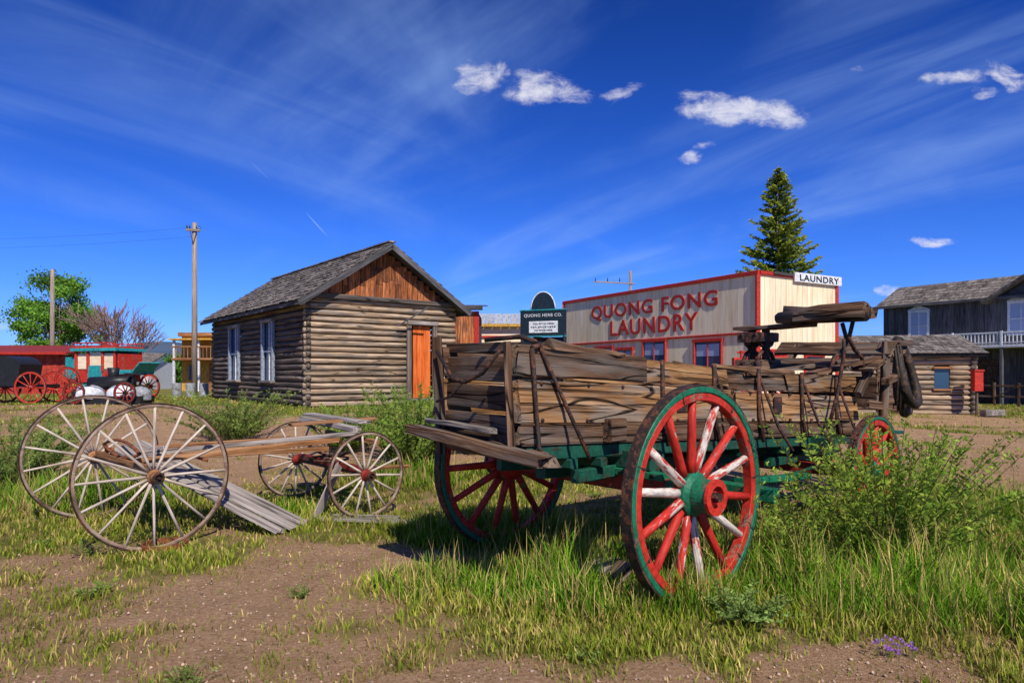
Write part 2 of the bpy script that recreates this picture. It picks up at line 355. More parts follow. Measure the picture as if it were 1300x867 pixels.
# ---------------------------------------------------------------- plants
def bush(name,cx,cy,rad,H,ns,nl,leafL,cols,lean=.5,wf=.16,stem=(.16,.14,.05)):
    e=root(name,(cx,cy,g(cx,cy)))
    P=[];A=[];B=[];C=[];sv=[];sl=[]
    for s in range(ns):
        a=R_(0,6.283); rr=rad*.45*math.sqrt(random.random()); b0=np.array([cx+rr*math.cos(a),cy+rr*math.sin(a)]); z0=g(*b0)
        a2=a+R_(-.6,.6); L=H*R_(.4,1.1); out=rad*R_(.1,1.)*lean*1.3
        pts=[]
        for k in range(9):
            f=k/8; pts.append(np.array([b0[0]+math.cos(a2)*out*f**1.4,b0[1]+math.sin(a2)*out*f**1.4,z0+L*(f-.12*f*f)]))
        pts=np.array(pts); base=len(sv)
        for k in range(9):
            wv=.0035*(1-.08*k)+.001; sv+= [pts[k]+[wv,0,0],pts[k]+[-wv*.5,wv*.87,0],pts[k]+[-wv*.5,-wv*.87,0]]
        for k in range(8):
            for q in range(3):
                a_=base+k*3+q;b_=base+k*3+(q+1)%3; sl+=[a_,b_,b_+3,a_+3]
        shade=R_(.6,1.25)
        for j in range(nl):
            f=.12+.88*random.random()**.8; kf=f*8; k=min(7,int(kf)); p=pts[k]+(pts[k+1]-pts[k])*(kf-k)
            th=R_(0,6.283); d=np.array([math.cos(th),math.sin(th),R_(.1,1.3)]); d/=np.linalg.norm(d)
            l=leafL*R_(.6,1.3)*(1.1-.4*f); off=R_(0,.25)*leafL*3*(1-f*.6)
            c=p+d*(l*.5+off*.6); w=np.cross(d,[math.cos(th+1),math.sin(th+1),.4]); w/=np.linalg.norm(w)
            P.append(c);A.append(d*l*.5);B.append(w*l*wf); m=random.random()
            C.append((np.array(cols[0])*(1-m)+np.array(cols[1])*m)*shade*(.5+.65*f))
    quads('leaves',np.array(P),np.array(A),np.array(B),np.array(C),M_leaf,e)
    fast_mesh('stems',np.array(sv),sl,np.full(len(sl)//4,4),np.tile(stem,(len(sv),1)),M_leaf,e)
    return e
G1=[(.18,.31,.035),(.42,.52,.08)]
bush('willow_bush',2.78,5.15,.68,1.24,84,72,.058,G1,1.0,.18)
bush('willow_bush',3.3,5.7,.62,1.12,66,62,.058,G1,1.0,.18)
bush('willow_bush',2.15,5.0,.35,.75,40,52,.052,G1,1.0,.18)
G2=[(.16,.28,.04),(.34,.44,.09)]
bush('willow_bush',-1.5,10.6,.85,1.28,150,75,.07,G2,.8,.2)
bush('willow_bush',-2.7,11.4,.7,.85,80,55,.07,G2,.8,.2)
bush('willow_bush',-.6,11.2,.5,.9,60,55,.07,G2,.8,.2)
bush('willow_bush',-6.5,9.0,.8,.95,100,60,.065,[(.16,.26,.05),(.34,.40,.11)],.8,.2)
bush('willow_bush',-5.0,12.3,.9,.95,90,60,.07,[(.15,.24,.05),(.30,.36,.09)],.8,.2)
bush('willow_bush',4.5,4.95,.6,.75,80,50,.065,[(.08,.18,.02),(.24,.34,.05)],.8,.2)
bush('willow_bush',3.35,3.95,.3,.45,40,35,.055,[(.08,.18,.02),(.26,.35,.06)],.9,.2)
bush('thistle_plant',1.42,4.15,.18,.24,40,36,.045,[(.22,.34,.08),(.38,.50,.13)],1.2,.18)
for k in range(16):
    while True:
        y=R_(3.1,8.5); x=R_(-.75,.75)*y
        if not(-1.3<x-0.3*(y-5)<1.6 and 4<y<6.5): break
    s=R_(.04,.11); bush('weed_plant',x,y,s,s*R_(.7,1.5),int(8+60*s),16,.03,[(.18,.28,.05),(.38,.44,.12)],1.3,.18)
M_stem,nt,b=nmat('stem_green'); b.inputs['Base Color'].default_value=(.1,.18,.03,1)
def flowers(name,cx,cy,r,n,col,h):
    e=root(name,(cx,cy,g(cx,cy))); P=[];A=[];B=[];C=[]
    for i in range(n):
        x=cx+rng.normal(0,r);y=cy+rng.normal(0,r*.6);z=g(x,y)+h*R_(.4,1.1)
        cyl('flower_stem',(x,y,g(x,y)-.01),(x,y,z),.0015,.001,M_stem,e,n=4,smooth=False)
        for k in range(9):
            d=np.array([math.cos(k*.9),math.sin(k*.9),.3+.4*(k%3)])*.006; P.append(np.array([x,y,z])+d);A.append(d);B.append(np.cross(d,[0,0,1])*.6);C.append(np.array(col)*R_(.7,1.2))
    quads('petals',np.array(P),np.array(A),np.array(B),np.array(C),M_leaf,e)
flowers('purple_wildflowers',2.05,3.62,.055,30,(.40,.18,.55),.08)
flowers('yellow_wildflowers',-.35,5.1,.07,6,(.9,.65,.02),.16)
def leafy_tree(name,x,y,H,cr,cz,n,cols,trunk=.16,K=60,ls=.11):
    z0=g(x,y)-.1; e=root(name,(x,y,z0)); 
    cyl('trunk',(x,y,z0),(x+.1,y,z0+H*.75),trunk,trunk*.3,M_pole,e,n=8,jit=.2)
    P=[];A=[];B=[];C=[]
    for k in range(K):
        d=randdir(1)[0]; rr=random.random()**.38
        c=np.array([x+d[0]*cr*rr,y+d[1]*cr*rr,z0+H*cz+d[2]*H*(1-cz)*rr*.92])
        hz=(c[2]-z0)/H; c[:2]=np.array([x,y])+(c[:2]-[x,y])*(1.08-.5*max(0,hz-.5)*2)
        cyl('limb',(x,y,z0+H*R_(.2,.55)),tuple(c),.05,.012,M_pole,e,n=5)
        s=cr*R_(.16,.32); m=n//K; q=rng.normal(size=(m,3))*s*np.array([1,1,.7])*.6+c
        sh=R_(.55,1.3); dd=randdir(m)*ls; ww=np.cross(dd,randdir(m)); 
        P.append(q);A.append(dd);B.append(ww*.7); mm=rng.random((m,1)); C.append((np.array(cols[0])*(1-mm)+np.array(cols[1])*mm)*sh)
    quads('leaves',np.concatenate(P),np.concatenate(A),np.concatenate(B),np.concatenate(C),M_leaf,e)
leafy_tree('cottonwood_tree',-33.2,50,9.0,2.5,.56,22000,[(.10,.26,.04),(.26,.44,.06)],K=70)
leafy_tree('distant_shrub_tree',-25.5,52,2.6,1.5,.5,3500,[(.07,.18,.03),(.16,.3,.05)],.06,30)
leafy_tree('distant_shrub_tree',-39,60,3.2,2.2,.5,3500,[(.07,.18,.03),(.16,.3,.05)],.06,30)
def bare_tree(name,x,y,H):
    z0=g(x,y)-.1; e=root(name,(x,y,z0)); M=M_twig
    def br(p,d,L,r,lv):
        q=p+d*L; cyl('branch',p,q,r,max(.016,r*.65),M,e,n=4,smooth=False)
        if lv==0: return
        for k in range(4 if lv>2 else 3):
            nd=(d+V((R_(-1,1),R_(-1,1),R_(-.3,.8)))*.62).normalized(); br(p.lerp(q,R_(.55,1)),nd,L*R_(.62,.9),max(.018,r*.55),lv-1)
    for k in range(4): br(V((x+R_(-.8,.8),y,z0)),V((R_(-.45,.45),R_(-.2,.2),1)).normalized(),H*.32,.10,4)
M_twig=wood('twig',(.16,.09,.08),(.28,.18,.16),(.38,.28,.24))
bare_tree('bare_tree',-27.0,47,6.9)
def spruce(name,x,y,H,rad):
    z0=g(x,y)-.1; e=root(name,(x,y,z0)); cyl('trunk',(x,y,z0),(x,y,z0+H),.2,.02,M_pole,e,n=8)
    P=[];A=[];B=[];C=[]
    z=H*.12
    while z<H*.985:
        f=z/H; L0=rad*(1-f)**.80*1.10+.06; nb=int(9+5*(1-f)); z_h=z
        for k in range(nb):
            z=z_h+R_(-.06,.06)
            th=R_(0,6.283); L=L0*R_(.6,1.18); droop=R_(.08,.26)*(1-f)-.25*f
            m=max(8,int(L*46))
            tt=rng.random(m)**.7; 
            px=x+math.cos(th)*L*tt; py=y+math.sin(th)*L*tt; pz=z0+z-droop*L*tt+.18*L*tt**3+rng.uniform(-.03,.03,m)
            side=rng.normal(0,1,m)*L*.14*(1.15-tt); px+=-math.sin(th)*side; py+=math.cos(th)*side; pz-=np.abs(side)*.25+rng.random(m)*.09
            l=.09+.08*rng.random(m); d=np.stack([math.cos(th)*np.ones(m)+rng.normal(0,.5,m),math.sin(th)*np.ones(m)+rng.normal(0,.5,m),rng.normal(.05,.45,m)],-1); d/=np.linalg.norm(d,axis=1)[:,None]
            w=np.cross(d,randdir(m)); P.append(np.stack([px,py,pz],-1)); A.append(d*l[:,None]); B.append(w*.045)
            c=np.array([.05,.095,.018])+(np.array([.42,.46,.06])-np.array([.05,.095,.018]))*(tt[:,None]**2)*R_(.5,1.15); C.append(c*rng.uniform(.7,1.2,(m,1)))  # sunlit look of the branch tips painted into the needle colour
        z=z_h+H*.020*R_(.7,1.4)*(1.25-.6*f)
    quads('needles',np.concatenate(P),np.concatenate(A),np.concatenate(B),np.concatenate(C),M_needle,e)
spruce('spruce_tree',13.65,35,12.1,3.05)
# ---------------------------------------------------------------- wheels
def wheel(name,C,axis,R,ns,mt,mr,ms,mh,fel=.05,tire=.02,tw=.06,hr=.1,hl=.25,sr=.02,parent=None,dish=.04,phase=0,mhe=None,joints=False):
    C=V(C); axis=V(axis).normalized(); tx=axis.cross(UP).normalized()
    e=parent
    z=tx.cross(axis); M=Matrix((tx,axis,z)).transposed().to_4x4(); M.translation=C
    def ring(nm,ri,ro,w,m,yo=0.):
        c=.006; lathe(nm,[(ri,-w/2+c+yo),(ri+c,-w/2+yo),(ro-c,-w/2+yo),(ro,-w/2+c+yo),(ro,w/2-c+yo),(ro-c,w/2+yo),(ri+c,w/2+yo),(ri,w/2-c+yo)],m,e,M,n=72,closed=True,jit=.002)
    ring(name+'_tire',R-tire,R,tw,mt)
    ring(name+'_felloe',R-tire-fel,R-tire-.001,tw*.86,mr)
    if joints:
        lathe(name+'_iron_tyre',[(R-.002,-tw/2+.004),(R+.012,-tw/2+.004),(R+.012,tw/2-.004),(R-.002,tw/2-.004)],M_iron,e,M,n=72,closed=True)
        for k in range(ns//2):
            a=2*math.pi*(2*k+.5+phase)/ns; d=tx*math.cos(a)+z*math.sin(a); q=C+d*(R-tire-fel*.5)
            for s in (-1,1):
                cyl(name+'_felloe_bolt',q+axis*(s*tw*.40),q+axis*(s*tw*.50),.011,.010,M_iron,e,n=6)
            beam(name+'_felloe_joint',C+d*(R-tire-fel*.98)+axis*(tw*.432),C+d*(R-.004)+axis*(tw*.44 if tire<.03 else tw*.502),.007,.004,M_dark,e,up=axis)
    y0=dish
    pr=[(0,-hl*.45),(hr*.62,-hl*.45),(hr*.72,-hl*.25),(hr,-hl*.12),(hr,hl*.12),(hr*.78,hl*.2),(hr*.72,hl*.5),(hr*.66,hl*.56)]
    lathe(name+'_hub',[(r,y-y0) for r,y in pr],mh,e,M,n=28)
    lathe(name+'_hub_band',[(hr*.66,hl*.53-y0),(hr*.80,hl*.53-y0),(hr*.80,hl*.60-y0),(hr*.5,hl*.605-y0),(hr*.5,hl*.5-y0),(0,hl*.5-y0)],mhe or mh,e,M,n=28)
    lathe(name+'_hub_ring',[(hr*1.0,-hl*.09-y0),(hr*1.05,-hl*.09-y0),(hr*1.05,-hl*.05-y0),(hr*1.0,-hl*.05-y0)],mhe or mh,e,M,n=28)
    lathe(name+'_axle_nut',[(0,hl*.66-y0),(hr*.22,hl*.66-y0),(hr*.25,hl*.45-y0)],M_iron,e,M,n=6)
    for k in range(ns):
        a=2*math.pi*(k+phase)/ns; d=tx*math.cos(a)+z*math.sin(a)
        s=.3*sr*(1 if k%2 else -1)
        p0=C+d*hr*.9+axis*(-y0+s); p1=C+d*(R-tire-fel*.6)
        tube(name+'_spoke',[p0,p0.lerp(p1,.18),p0.lerp(p1,.55),p1],sr*1.05,ms,e,n=8,r2=sr*.8,smooth=True)
    return e
# ---------------------------------------------------------------- freight wagon
a=V((.76,.65,0)); nrm=V((-.65,.76,0)); Rc=V((.59,5.33,0))
def W(t,s,z): return Rc+a*t+nrm*s+UP*z
wg=root('freight_wagon',W(1.2,0,0))
zb=lambda t:1.05-.042*(t+1.07)
kwr=dict(fel=.055,tire=.042,tw=.085,hr=.15,hl=.34,sr=.034,parent=wg,joints=True)
wheel('rear_wheel',W(0,-1.0,.695),-nrm,.725,14,M_green,M_red,M_redsp,M_green,mhe=M_red,phase=.3,dish=.05,**kwr)
wheel('rear_wheel',W(0,1.0,.715),nrm,.725,14,M_green,M_red,M_red,M_red,mhe=M_green,dish=.05,**kwr)
kwf=dict(fel=.055,tire=.03,tw=.08,hr=.13,hl=.32,sr=.032,parent=wg,joints=True)
wheel('front_wheel',W(2.9,-.98,.545),-nrm,.555,12,M_green,M_red,M_red,M_green,mhe=M_red,phase=.2,**kwf)
wheel('front_wheel',W(2.9,.98,.565),nrm,.555,12,M_green,M_red,M_redsp,M_red,phase=.1,**kwf)
beam('rear_axle',W(0,-.95,.71),W(0,.95,.73),.13,.13,M_redd,wg,jit=.004)
beam('rear_bolster',W(0,-.66,.885),W(0,.66,.895),.14,.15,M_dgreen,wg,jit=.006)
beam('rear_sandboard',W(-.04,-.78,.79),W(-.04,.78,.80),.10,.05,M_green,wg,jit=.003)
beam('front_axle',W(2.9,-.92,.56),W(2.9,.92,.56),.12,.12,M_redd,wg,jit=.004)
beam('front_bolster',W(2.9,-.6,.78),W(2.9,.6,.78),.14,.20,M_dgreen,wg,jit=.006)
beam('reach_pole',W(-.5,0,.80),W(2.9,0,.66),.10,.12,M_dgreen,wg,jit=.008)
for s in(-.36,.38):
    beam('hound',W(-.55,s*1.1,.80),W(1.3,s*.2,.77),.07,.09,M_dgreen,wg,jit=.006)
    beam('front_hound',W(2.2,s*.8,.66),W(4.0,s*.35,.62),.07,.09,M_dgreen,wg,jit=.006)
    beam('floor_sill',W(-1.0,s,zb(-1)-.055),W(3.8,s,zb(3.8)-.055),.09,.10,M_dgreen if s<0 else M_boxd,wg,jit=.008)
beam('drawbar_pole',W(3.5,0,.60),W(5.4,-.1,.25),.09,.10,M_brown,wg,jit=.01)
beam('brake_beam',W(.86,-1.1,.60),W(.86,1.0,.62),.09,.11,M_green,wg,jit=.006)
for t in(-.6,-.3,.35,.9,1.6,2.3):
    beam('floor_cross_member',W(t,-.44,zb(t)-.135),W(t,.46,zb(t)-.135),.07,.07,M_dgreen,wg,jit=.006)
for k in range(11):
    s=-.7+.14*k; cyl('bolt',W(-.115,s,.79),W(-.07,s,.79),.016,.016,M_iron,wg,n=6)
def side(s,outs,near=True):
    th=.06
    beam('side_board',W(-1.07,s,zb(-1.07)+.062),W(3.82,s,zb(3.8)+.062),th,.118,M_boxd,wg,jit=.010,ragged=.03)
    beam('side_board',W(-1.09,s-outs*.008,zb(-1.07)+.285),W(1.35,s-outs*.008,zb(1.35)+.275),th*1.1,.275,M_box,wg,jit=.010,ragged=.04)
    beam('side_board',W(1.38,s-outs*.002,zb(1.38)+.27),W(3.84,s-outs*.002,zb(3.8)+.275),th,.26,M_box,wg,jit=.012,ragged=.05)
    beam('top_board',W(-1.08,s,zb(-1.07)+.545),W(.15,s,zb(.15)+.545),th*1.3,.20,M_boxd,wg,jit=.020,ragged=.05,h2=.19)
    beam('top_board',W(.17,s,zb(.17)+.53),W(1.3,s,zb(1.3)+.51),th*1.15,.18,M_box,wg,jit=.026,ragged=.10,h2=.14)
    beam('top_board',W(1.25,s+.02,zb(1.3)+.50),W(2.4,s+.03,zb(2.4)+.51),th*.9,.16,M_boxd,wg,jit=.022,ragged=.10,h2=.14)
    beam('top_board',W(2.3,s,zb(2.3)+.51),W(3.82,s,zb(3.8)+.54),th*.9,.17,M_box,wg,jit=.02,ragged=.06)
side(-.40,1); side(.43,-1,False)
for k in range(5):
    t=-.6+R_(0,2.4); beam('splinter',W(t,-.40-R_(.02,.04),zb(t)+R_(.50,.62)),W(t+R_(.3,.7),-.41,zb(t)+R_(.50,.60)),.025,.03,random.choice([M_boxd,M_box]),wg,jit=.010,ragged=.04,h2=.01)
beam('broken_slab',W(-.85,-.41,zb(-.8)+.655),W(-.1,-.40,zb(-.1)+.62),.10,.07,M_boxd,wg,jit=.03,ragged=.08,h2=.03)
beam('broken_slab',W(1.2,-.38,zb(1.2)+.60),W(2.6,-.30,zb(2.6)+.62),.10,.06,M_boxd,wg,jit=.03,ragged=.08)
for k in range(6):
    s0=-.36+k*.135
    beam('floor_board',W(-1.05,s0,zb(-1.05)+.01),W(3.8,s0,zb(3.8)+.01),.128,.03,M_boxd,wg,jit=.004)
for k,(z,h) in enumerate([(.10,.17),(.285,.18),(.475,.18),(.62,.09)]):
    beam('tail_board',W(-1.04+.01*k,-.36,zb(-1.05)+z),W(-1.04+.01*k,.43,zb(-1.05)+z+.02),.05,h-.016,M_boxd,wg,jit=.012,ragged=.01)
for k,(z,h) in enumerate([(.10,.17),(.285,.18),(.45,.16)]):
    beam('front_board',W(3.78,-.37,zb(3.8)+z),W(3.78,.4,zb(3.8)+z),.05,h-.012,M_boxd,wg,jit=.012)
beam('corner_stake',W(-1.10,.40,zb(-1)-.12),W(-1.12,.43,zb(-1)+.72),.07,.07,M_boxd,wg,jit=.01)
beam('corner_stake',W(-1.10,-.38,zb(-1)-.10),W(-1.13,-.37,zb(-1)+.66),.05,.05,M_boxd,wg,jit=.01)
beam('tail_sill',W(-1.20,.62,1.10),W(-1.16,-.78,.985),.16,.06,M_boxd,wg,jit=.014,ragged=.04)
beam('tail_sill_lower',W(-1.04,.50,1.03),W(-1.0,-.55,.97),.12,.09,M_boxd,wg,jit=.012)
beam('tail_ledge',W(-1.13,.50,1.165),W(-1.13,-.2,1.13),.08,.03,M_grey,wg,jit=.012,ragged=.05)
def iron(pts,r=.012,m=None): tube('iron_brace',[W(*p) for p in pts],r,m or M_iron,wg,n=6)
Z=zb(-1)
iron([(-1.17,.36,Z+.62),(-1.18,.15,Z+.42),(-1.17,.02,Z+.40),(-1.18,-.18,Z+.46),(-1.17,-.34,Z+.60)],.014)
iron([(-1.17,.05,Z+.40),(-1.18,.18,Z+.30),(-1.17,.36,Z+.26)],.010)
iron([(-1.0,-.46,Z+.62),(-.97,-.455,Z+.3),(-.95,-.47,Z-.02),(-.98,-.62,Z-.11)],.016)
iron([(-.93,-.45,Z+.64),(-.72,-.48,Z+.25),(-.62,-.60,Z-.10)],.014)
iron([(-1.0,-.46,Z+.62),(-.93,-.45,Z+.64),(-.9,-.43,Z+.60)],.02)
iron([(-.95,-.44,Z+.66),(-.96,-.30,Z+.70),(-1.1,-.1,Z+.68)],.016)
for t in(.35,1.05,1.75,2.55,3.3):
    z=zb(t)
    iron([(t,-.45,z+.62),(t+.01,-.45,z+.2),(t+.05,-.47,z-.04)],.018)
    if t>1: iron([(t+.01,-.45,z+.56),(t+.16,-.55,z+.1),(t+.22,-.66,z-.12)],.014)
for t in(.62,2.1): beam('iron_plate',W(t-.07,-.446,zb(t)+.30),W(t+.07,-.446,zb(t)+.30),.008,.15,M_iron,wg)
for z_ in (.16,.40):
    for t in np.arange(-.85,3.7,.36):
        t=float(t)+R_(-.06,.06); cyl('bolt_head',W(t,-.425,zb(t)+z_),W(t,-.452,zb(t)+z_),.013,.013,M_iron,wg,n=6)
beam('side_block',W(-.30,-.465,zb(0)+.10),W(-.14,-.465,zb(0)+.10),.09,.16,M_boxd,wg,jit=.01)
# seat + front gear
beam('seat_board',W(3.62,.85,2.05),W(3.62,-.05,2.07),.26,.045,M_boxd,wg,jit=.022,ragged=.03)
beam('seat_plank',W(3.55,.12,2.13),W(3.58,-.66,2.14),.30,.12,M_boxd,wg,jit=.035,ragged=.05)
cyl('seat_roll',W(3.50,.30,2.14),W(3.48,-.68,2.15),.07,.11,M_boxd,wg,n=10,jit=.35)
cyl('seat_roll',W(3.66,.30,2.22),W(3.66,-.45,2.20),.075,.05,M_boxd,wg,n=10,jit=.4)
for s in(.70,.52):
    tube('seat_spring',[W(3.4,s,1.98),W(3.5,s,1.85),W(3.62,s,1.80),W(3.74,s,1.85),W(3.84,s,1.98)],.024,M_iron,wg,n=6)
    tube('seat_spring',[W(3.4,s,1.62),W(3.5,s,1.75),W(3.62,s,1.80),W(3.74,s,1.75),W(3.84,s,1.62)],.024,M_iron,wg,n=6)
    beam('seat_leg',W(3.62,s,1.30),W(3.62,s,2.03),.07,.10,M_iron,wg,jit=.012)
beam('seat_block',W(3.40,.62,1.60),W(3.85,.62,1.60),.34,.14,M_boxd,wg,jit=.025)
beam('seat_block',W(3.40,.62,1.93),W(3.85,.62,1.93),.30,.12,M_iron,wg,jit=.03)
tube('seat_spring',[W(3.35,-.36,1.50),W(3.42,-.37,1.68),W(3.60,-.37,1.74),W(3.74,-.37,1.86),W(3.62,-.37,2.05)],.022,M_iron,wg,n=6)
tube('seat_spring',[W(3.85,-.50,1.50),W(3.80,-.5,1.68),W(3.62,-.5,1.76),W(3.48,-.5,1.88),W(3.58,-.5,2.07)],.022,M_iron,wg,n=6)
beam('footboard',W(3.95,-.62,1.60),W(3.98,.75,1.64),.34,.035,M_boxd,wg,up=(-.3,-.2,1),jit=.016,ragged=.03)
beam('footboard',W(4.25,-.66,1.78),W(4.28,.70,1.82),.26,.035,M_boxd,wg,up=(-.5,-.4,1),jit=.016,ragged=.03)
beam('loose_board',W(3.1,-.30,1.50),W(4.6,-.58,1.76),.16,.04,M_boxd,wg,jit=.018,ragged=.05)
beam('loose_board',W(3.0,.10,1.52),W(4.5,-.25,1.70),.13,.04,M_boxd,wg,jit=.018,ragged=.05)
beam('loose_board',W(3.3,-.55,1.56),W(4.1,.5,1.60),.12,.05,M_boxd,wg,jit=.02,ragged=.05)
iron([(3.0,-.5,.95),(3.12,-.54,1.3),(3.25,-.55,1.72),(3.22,-.56,1.86)],.018)
for s in(-.5,.5): beam('footboard_bracket',W(3.7,s,1.28),W(4.35,s,1.84),.07,.08,M_boxd,wg,jit=.014)
beam('front_post',W(4.05,-.62,1.0),W(4.2,-.60,1.86),.08,.07,M_boxd,wg,jit=.018)
beam('dash_rail',W(4.0,-.66,1.42),W(4.45,-.62,1.48),.08,.07,M_boxd,wg,jit=.015)
beam('dash_rail',W(3.7,-.58,1.18),W(4.5,-.60,1.12),.08,.09,M_boxd,wg,jit=.015)
beam('dash_board',W(4.02,-.58,1.30),W(4.12,.5,1.34),.05,.34,M_boxd,wg,jit=.018)
def collar(cx,s,z,tilt,sc_=1.):
    pts=[]
    for k in range(25):
        q=2*math.pi*k/24; r=.15*sc_; zz=.34*sc_
        pts.append(W(cx+math.sin(q)*r*(1-.25*math.cos(q)),s+.05*math.cos(q)+tilt*math.cos(q),z+math.cos(q)*zz))
    tube('horse_collar',pts,.05*sc_,M_leather,wg,n=8,jit=.14,caps=False)
collar(4.60,-.66,1.52,.04,1.08); collar(4.78,-.56,1.42,-.02,1.1)
for k in range(3): tube('harness_strap',[W(4.3+.08*k,-.64,1.84),W(4.34+.08*k,-.67,1.5),W(4.3+.1*k,-.66,1.15-.06*k)],.016,M_leather,wg,n=6)
beam('collar_peg',W(4.2,-.60,1.84),W(4.75,-.66,1.86),.06,.06,M_boxd,wg,jit=.01)
beam('step_board',W(3.2,-.75,.92),W(4.0,-.75,.88),.2,.035,M_dgreen,wg,jit=.008)
beam('step_board',W(1.15,-.62,.62),W(2.3,-.62,.56),.10,.05,M_green,wg,jit=.008)
iron([(0,-.6,.8),(.8,-.5,.5),(1.9,-.45,.52),(2.9,-.5,.6)],.018,M_dgreen)
e=root('wood_block',(.6,4.75,0)); beam('block',(.50,4.70,.07),(.80,5.05,.07),.26,.16,M_grey,e,jit=.012); beam('block_scrap',(.66,4.62,.1),(.78,4.75,.16),.1,.1,M_boxd,e,jit=.012)
e=root('wood_scrap',(.42,4.5,0)); beam('scrap',(.30,4.62,.03),(.50,4.52,.03),.09,.03,M_grey,e,jit=.008)
# ---------------------------------------------------------------- buggy running gear
bg=root('buggy_running_gear',(-2.9,7.1,0))
w1=V((-3.05,5.83,.625)); w2=V((-4.39,7.15,.64)); w3=V((-1.515,7.12,.45)); w4=V((-2.63,8.28,.47))
kw=dict(fel=.028,tire=.011,tw=.03,hr=.06,hl=.22,sr=.0135,parent=bg,dish=.03)
d1=(w1-w2).normalized(); d3=(w3-w4).normalized()
wheel('large_wheel',w1,d1,.632,16,M_iron,M_rim,M_spokeg,M_brown,mhe=M_iron,**kw)
wheel('large_wheel',w2,-d1,.645,16,M_iron,M_rim,M_spokeg,M_brown,mhe=M_iron,phase=.4,**kw)
wheel('small_wheel',w3,d3,.455,14,M_iron,M_rim,M_spokeg,M_redd,mhe=M_iron,phase=.2,**kw)
wheel('small_wheel',w4,-d3,.46,14,M_iron,M_rim,M_spokeg,M_redd,mhe=M_iron,phase=.5,**kw)
cyl('rear_axle',w1,w2,.022,.022,M_iron,bg); cyl('front_axle',w3,w4,.022,.022,M_iron,bg)
beam('rear_axle_bed',w1.lerp(w2,.1)+UP*.05,w1.lerp(w2,.9)+UP*.05,.05,.06,M_brown,bg,jit=.004)
beam('front_axle_bed',w3.lerp(w4,.08)+UP*.05,w3.lerp(w4,.92)+UP*.05,.06,.07,M_redd,bg,jit=.004)
mr=w1.lerp(w2,.5); mf=w3.lerp(w4,.5)
beam('reach',mr+UP*.06,mf+UP*.20,.045,.05,M_brown,bg,jit=.006)
beam('reach_brace',w1.lerp(w2,.28)+UP*.08,w3.lerp(w4,.35)+UP*.32,.05,.055,M_brown,bg,jit=.008)
beam('reach_brace',w1.lerp(w2,.78)+UP*.10,w3.lerp(w4,.7)+UP*.30,.045,.05,M_brown,bg,jit=.008)
beam('side_bar',w1.lerp(w2,.15)+UP*.18,w3.lerp(w4,.12)+UP*.42,.04,.04,M_grey,bg,jit=.008)
def espring(c,d,L,hh,mat):
    for sg in(1,-1):
        tube('leaf_spring',[c+d*(L*(k/8-.5))+UP*(hh/2+sg*hh/2*(1-(2*k/8-1)**2)) for k in range(9)],.016,mat,bg,n=6)
espring(mf+UP*.12,d3,1.0,.22,M_iron); espring(mr+UP*.08,d1,1.1,.16,M_ironr)
beam('bolster',mf+d3*.62+UP*.46,mf-d3*.62+UP*.50,.09,.06,M_grey,bg,jit=.01,ragged=.02)
f_=V((.73,.69,0))
beam('bolster_board',mf+d3*.50+f_*.16+UP*.52,mf-d3*.66+f_*.10+UP*.55,.16,.03,M_grey,bg,jit=.01,ragged=.03)
beam('bolster_board',mf+d3*.1-f_*.5+UP*.50,mf+d3*.16+f_*.5+UP*.53,.13,.03,M_brown,bg,jit=.01,ragged=.03)
beam('cross_bar',mf+d3*.55+f_*.3+UP*.30,mf-d3*.5+f_*.25+UP*.34,.05,.05,M_brown,bg,jit=.01)
tube('fifth_wheel',[mf+f_*.22*math.cos(q*.2618)+d3*.22*math.sin(q*.2618)+UP*.09 for q in range(25)],.013,M_iron,bg,n=6,caps=False)
beam('shaft_bar',mf+f_*.15+d3*.5+UP*.02,mf+f_*.9+d3*.25-UP*.05,.035,.035,M_brown,bg,jit=.01)
cyl('cross_rod',w1.lerp(w2,.1)+f_*.5+UP*.08,w1.lerp(w2,.9)+f_*.5+UP*.1,.014,.014,M_ironr,bg)
pl=root('loose_planks',(-2.6,6.6,0))
for k,(o,m) in enumerate([(-.13,M_grey),(.02,M_grey),(.17,M_grey)]):
    dd=V((.1,1,0)).normalized()*o
    beam('plank',V((-3.72,6.62,.80+.01*k))+dd,V((-2.14+.06*k,6.48,.035+.006*k))+dd,.135,.032,m,pl,jit=.007,ragged=.02)
beam('flat_plank',(-2.06,6.98,.03),(-1.02,6.72,.05),.10,.03,M_grey,pl,jit=.006,ragged=.02)
beam('flat_plank',(-1.95,7.12,.03),(-1.15,6.95,.04),.06,.03,M_grey,pl,jit=.006,ragged=.02)
beam('leaning_plank',(-2.0,6.92,.02),(-1.86,7.35,.52),.11,.03,M_grey,pl,jit=.006,up=(1,0,0.2),ragged=.02)
beam('long_shaft',(-5.4,8.4,.42),(-3.3,6.5,.80),.045,.05,M_grey,pl,jit=.008)
e=root('rusty_iron_ring',(-2.98,5.85,.02)); Mr=Matrix.Rotation(math.radians(90),4,'X'); Mr.translation=V((-2.98,5.86,.04))
lathe('ring',[(.165,-.022),(.18,-.022),(.18,.022),(.165,.022)],M_ironr,e,Mr,n=40,closed=True)
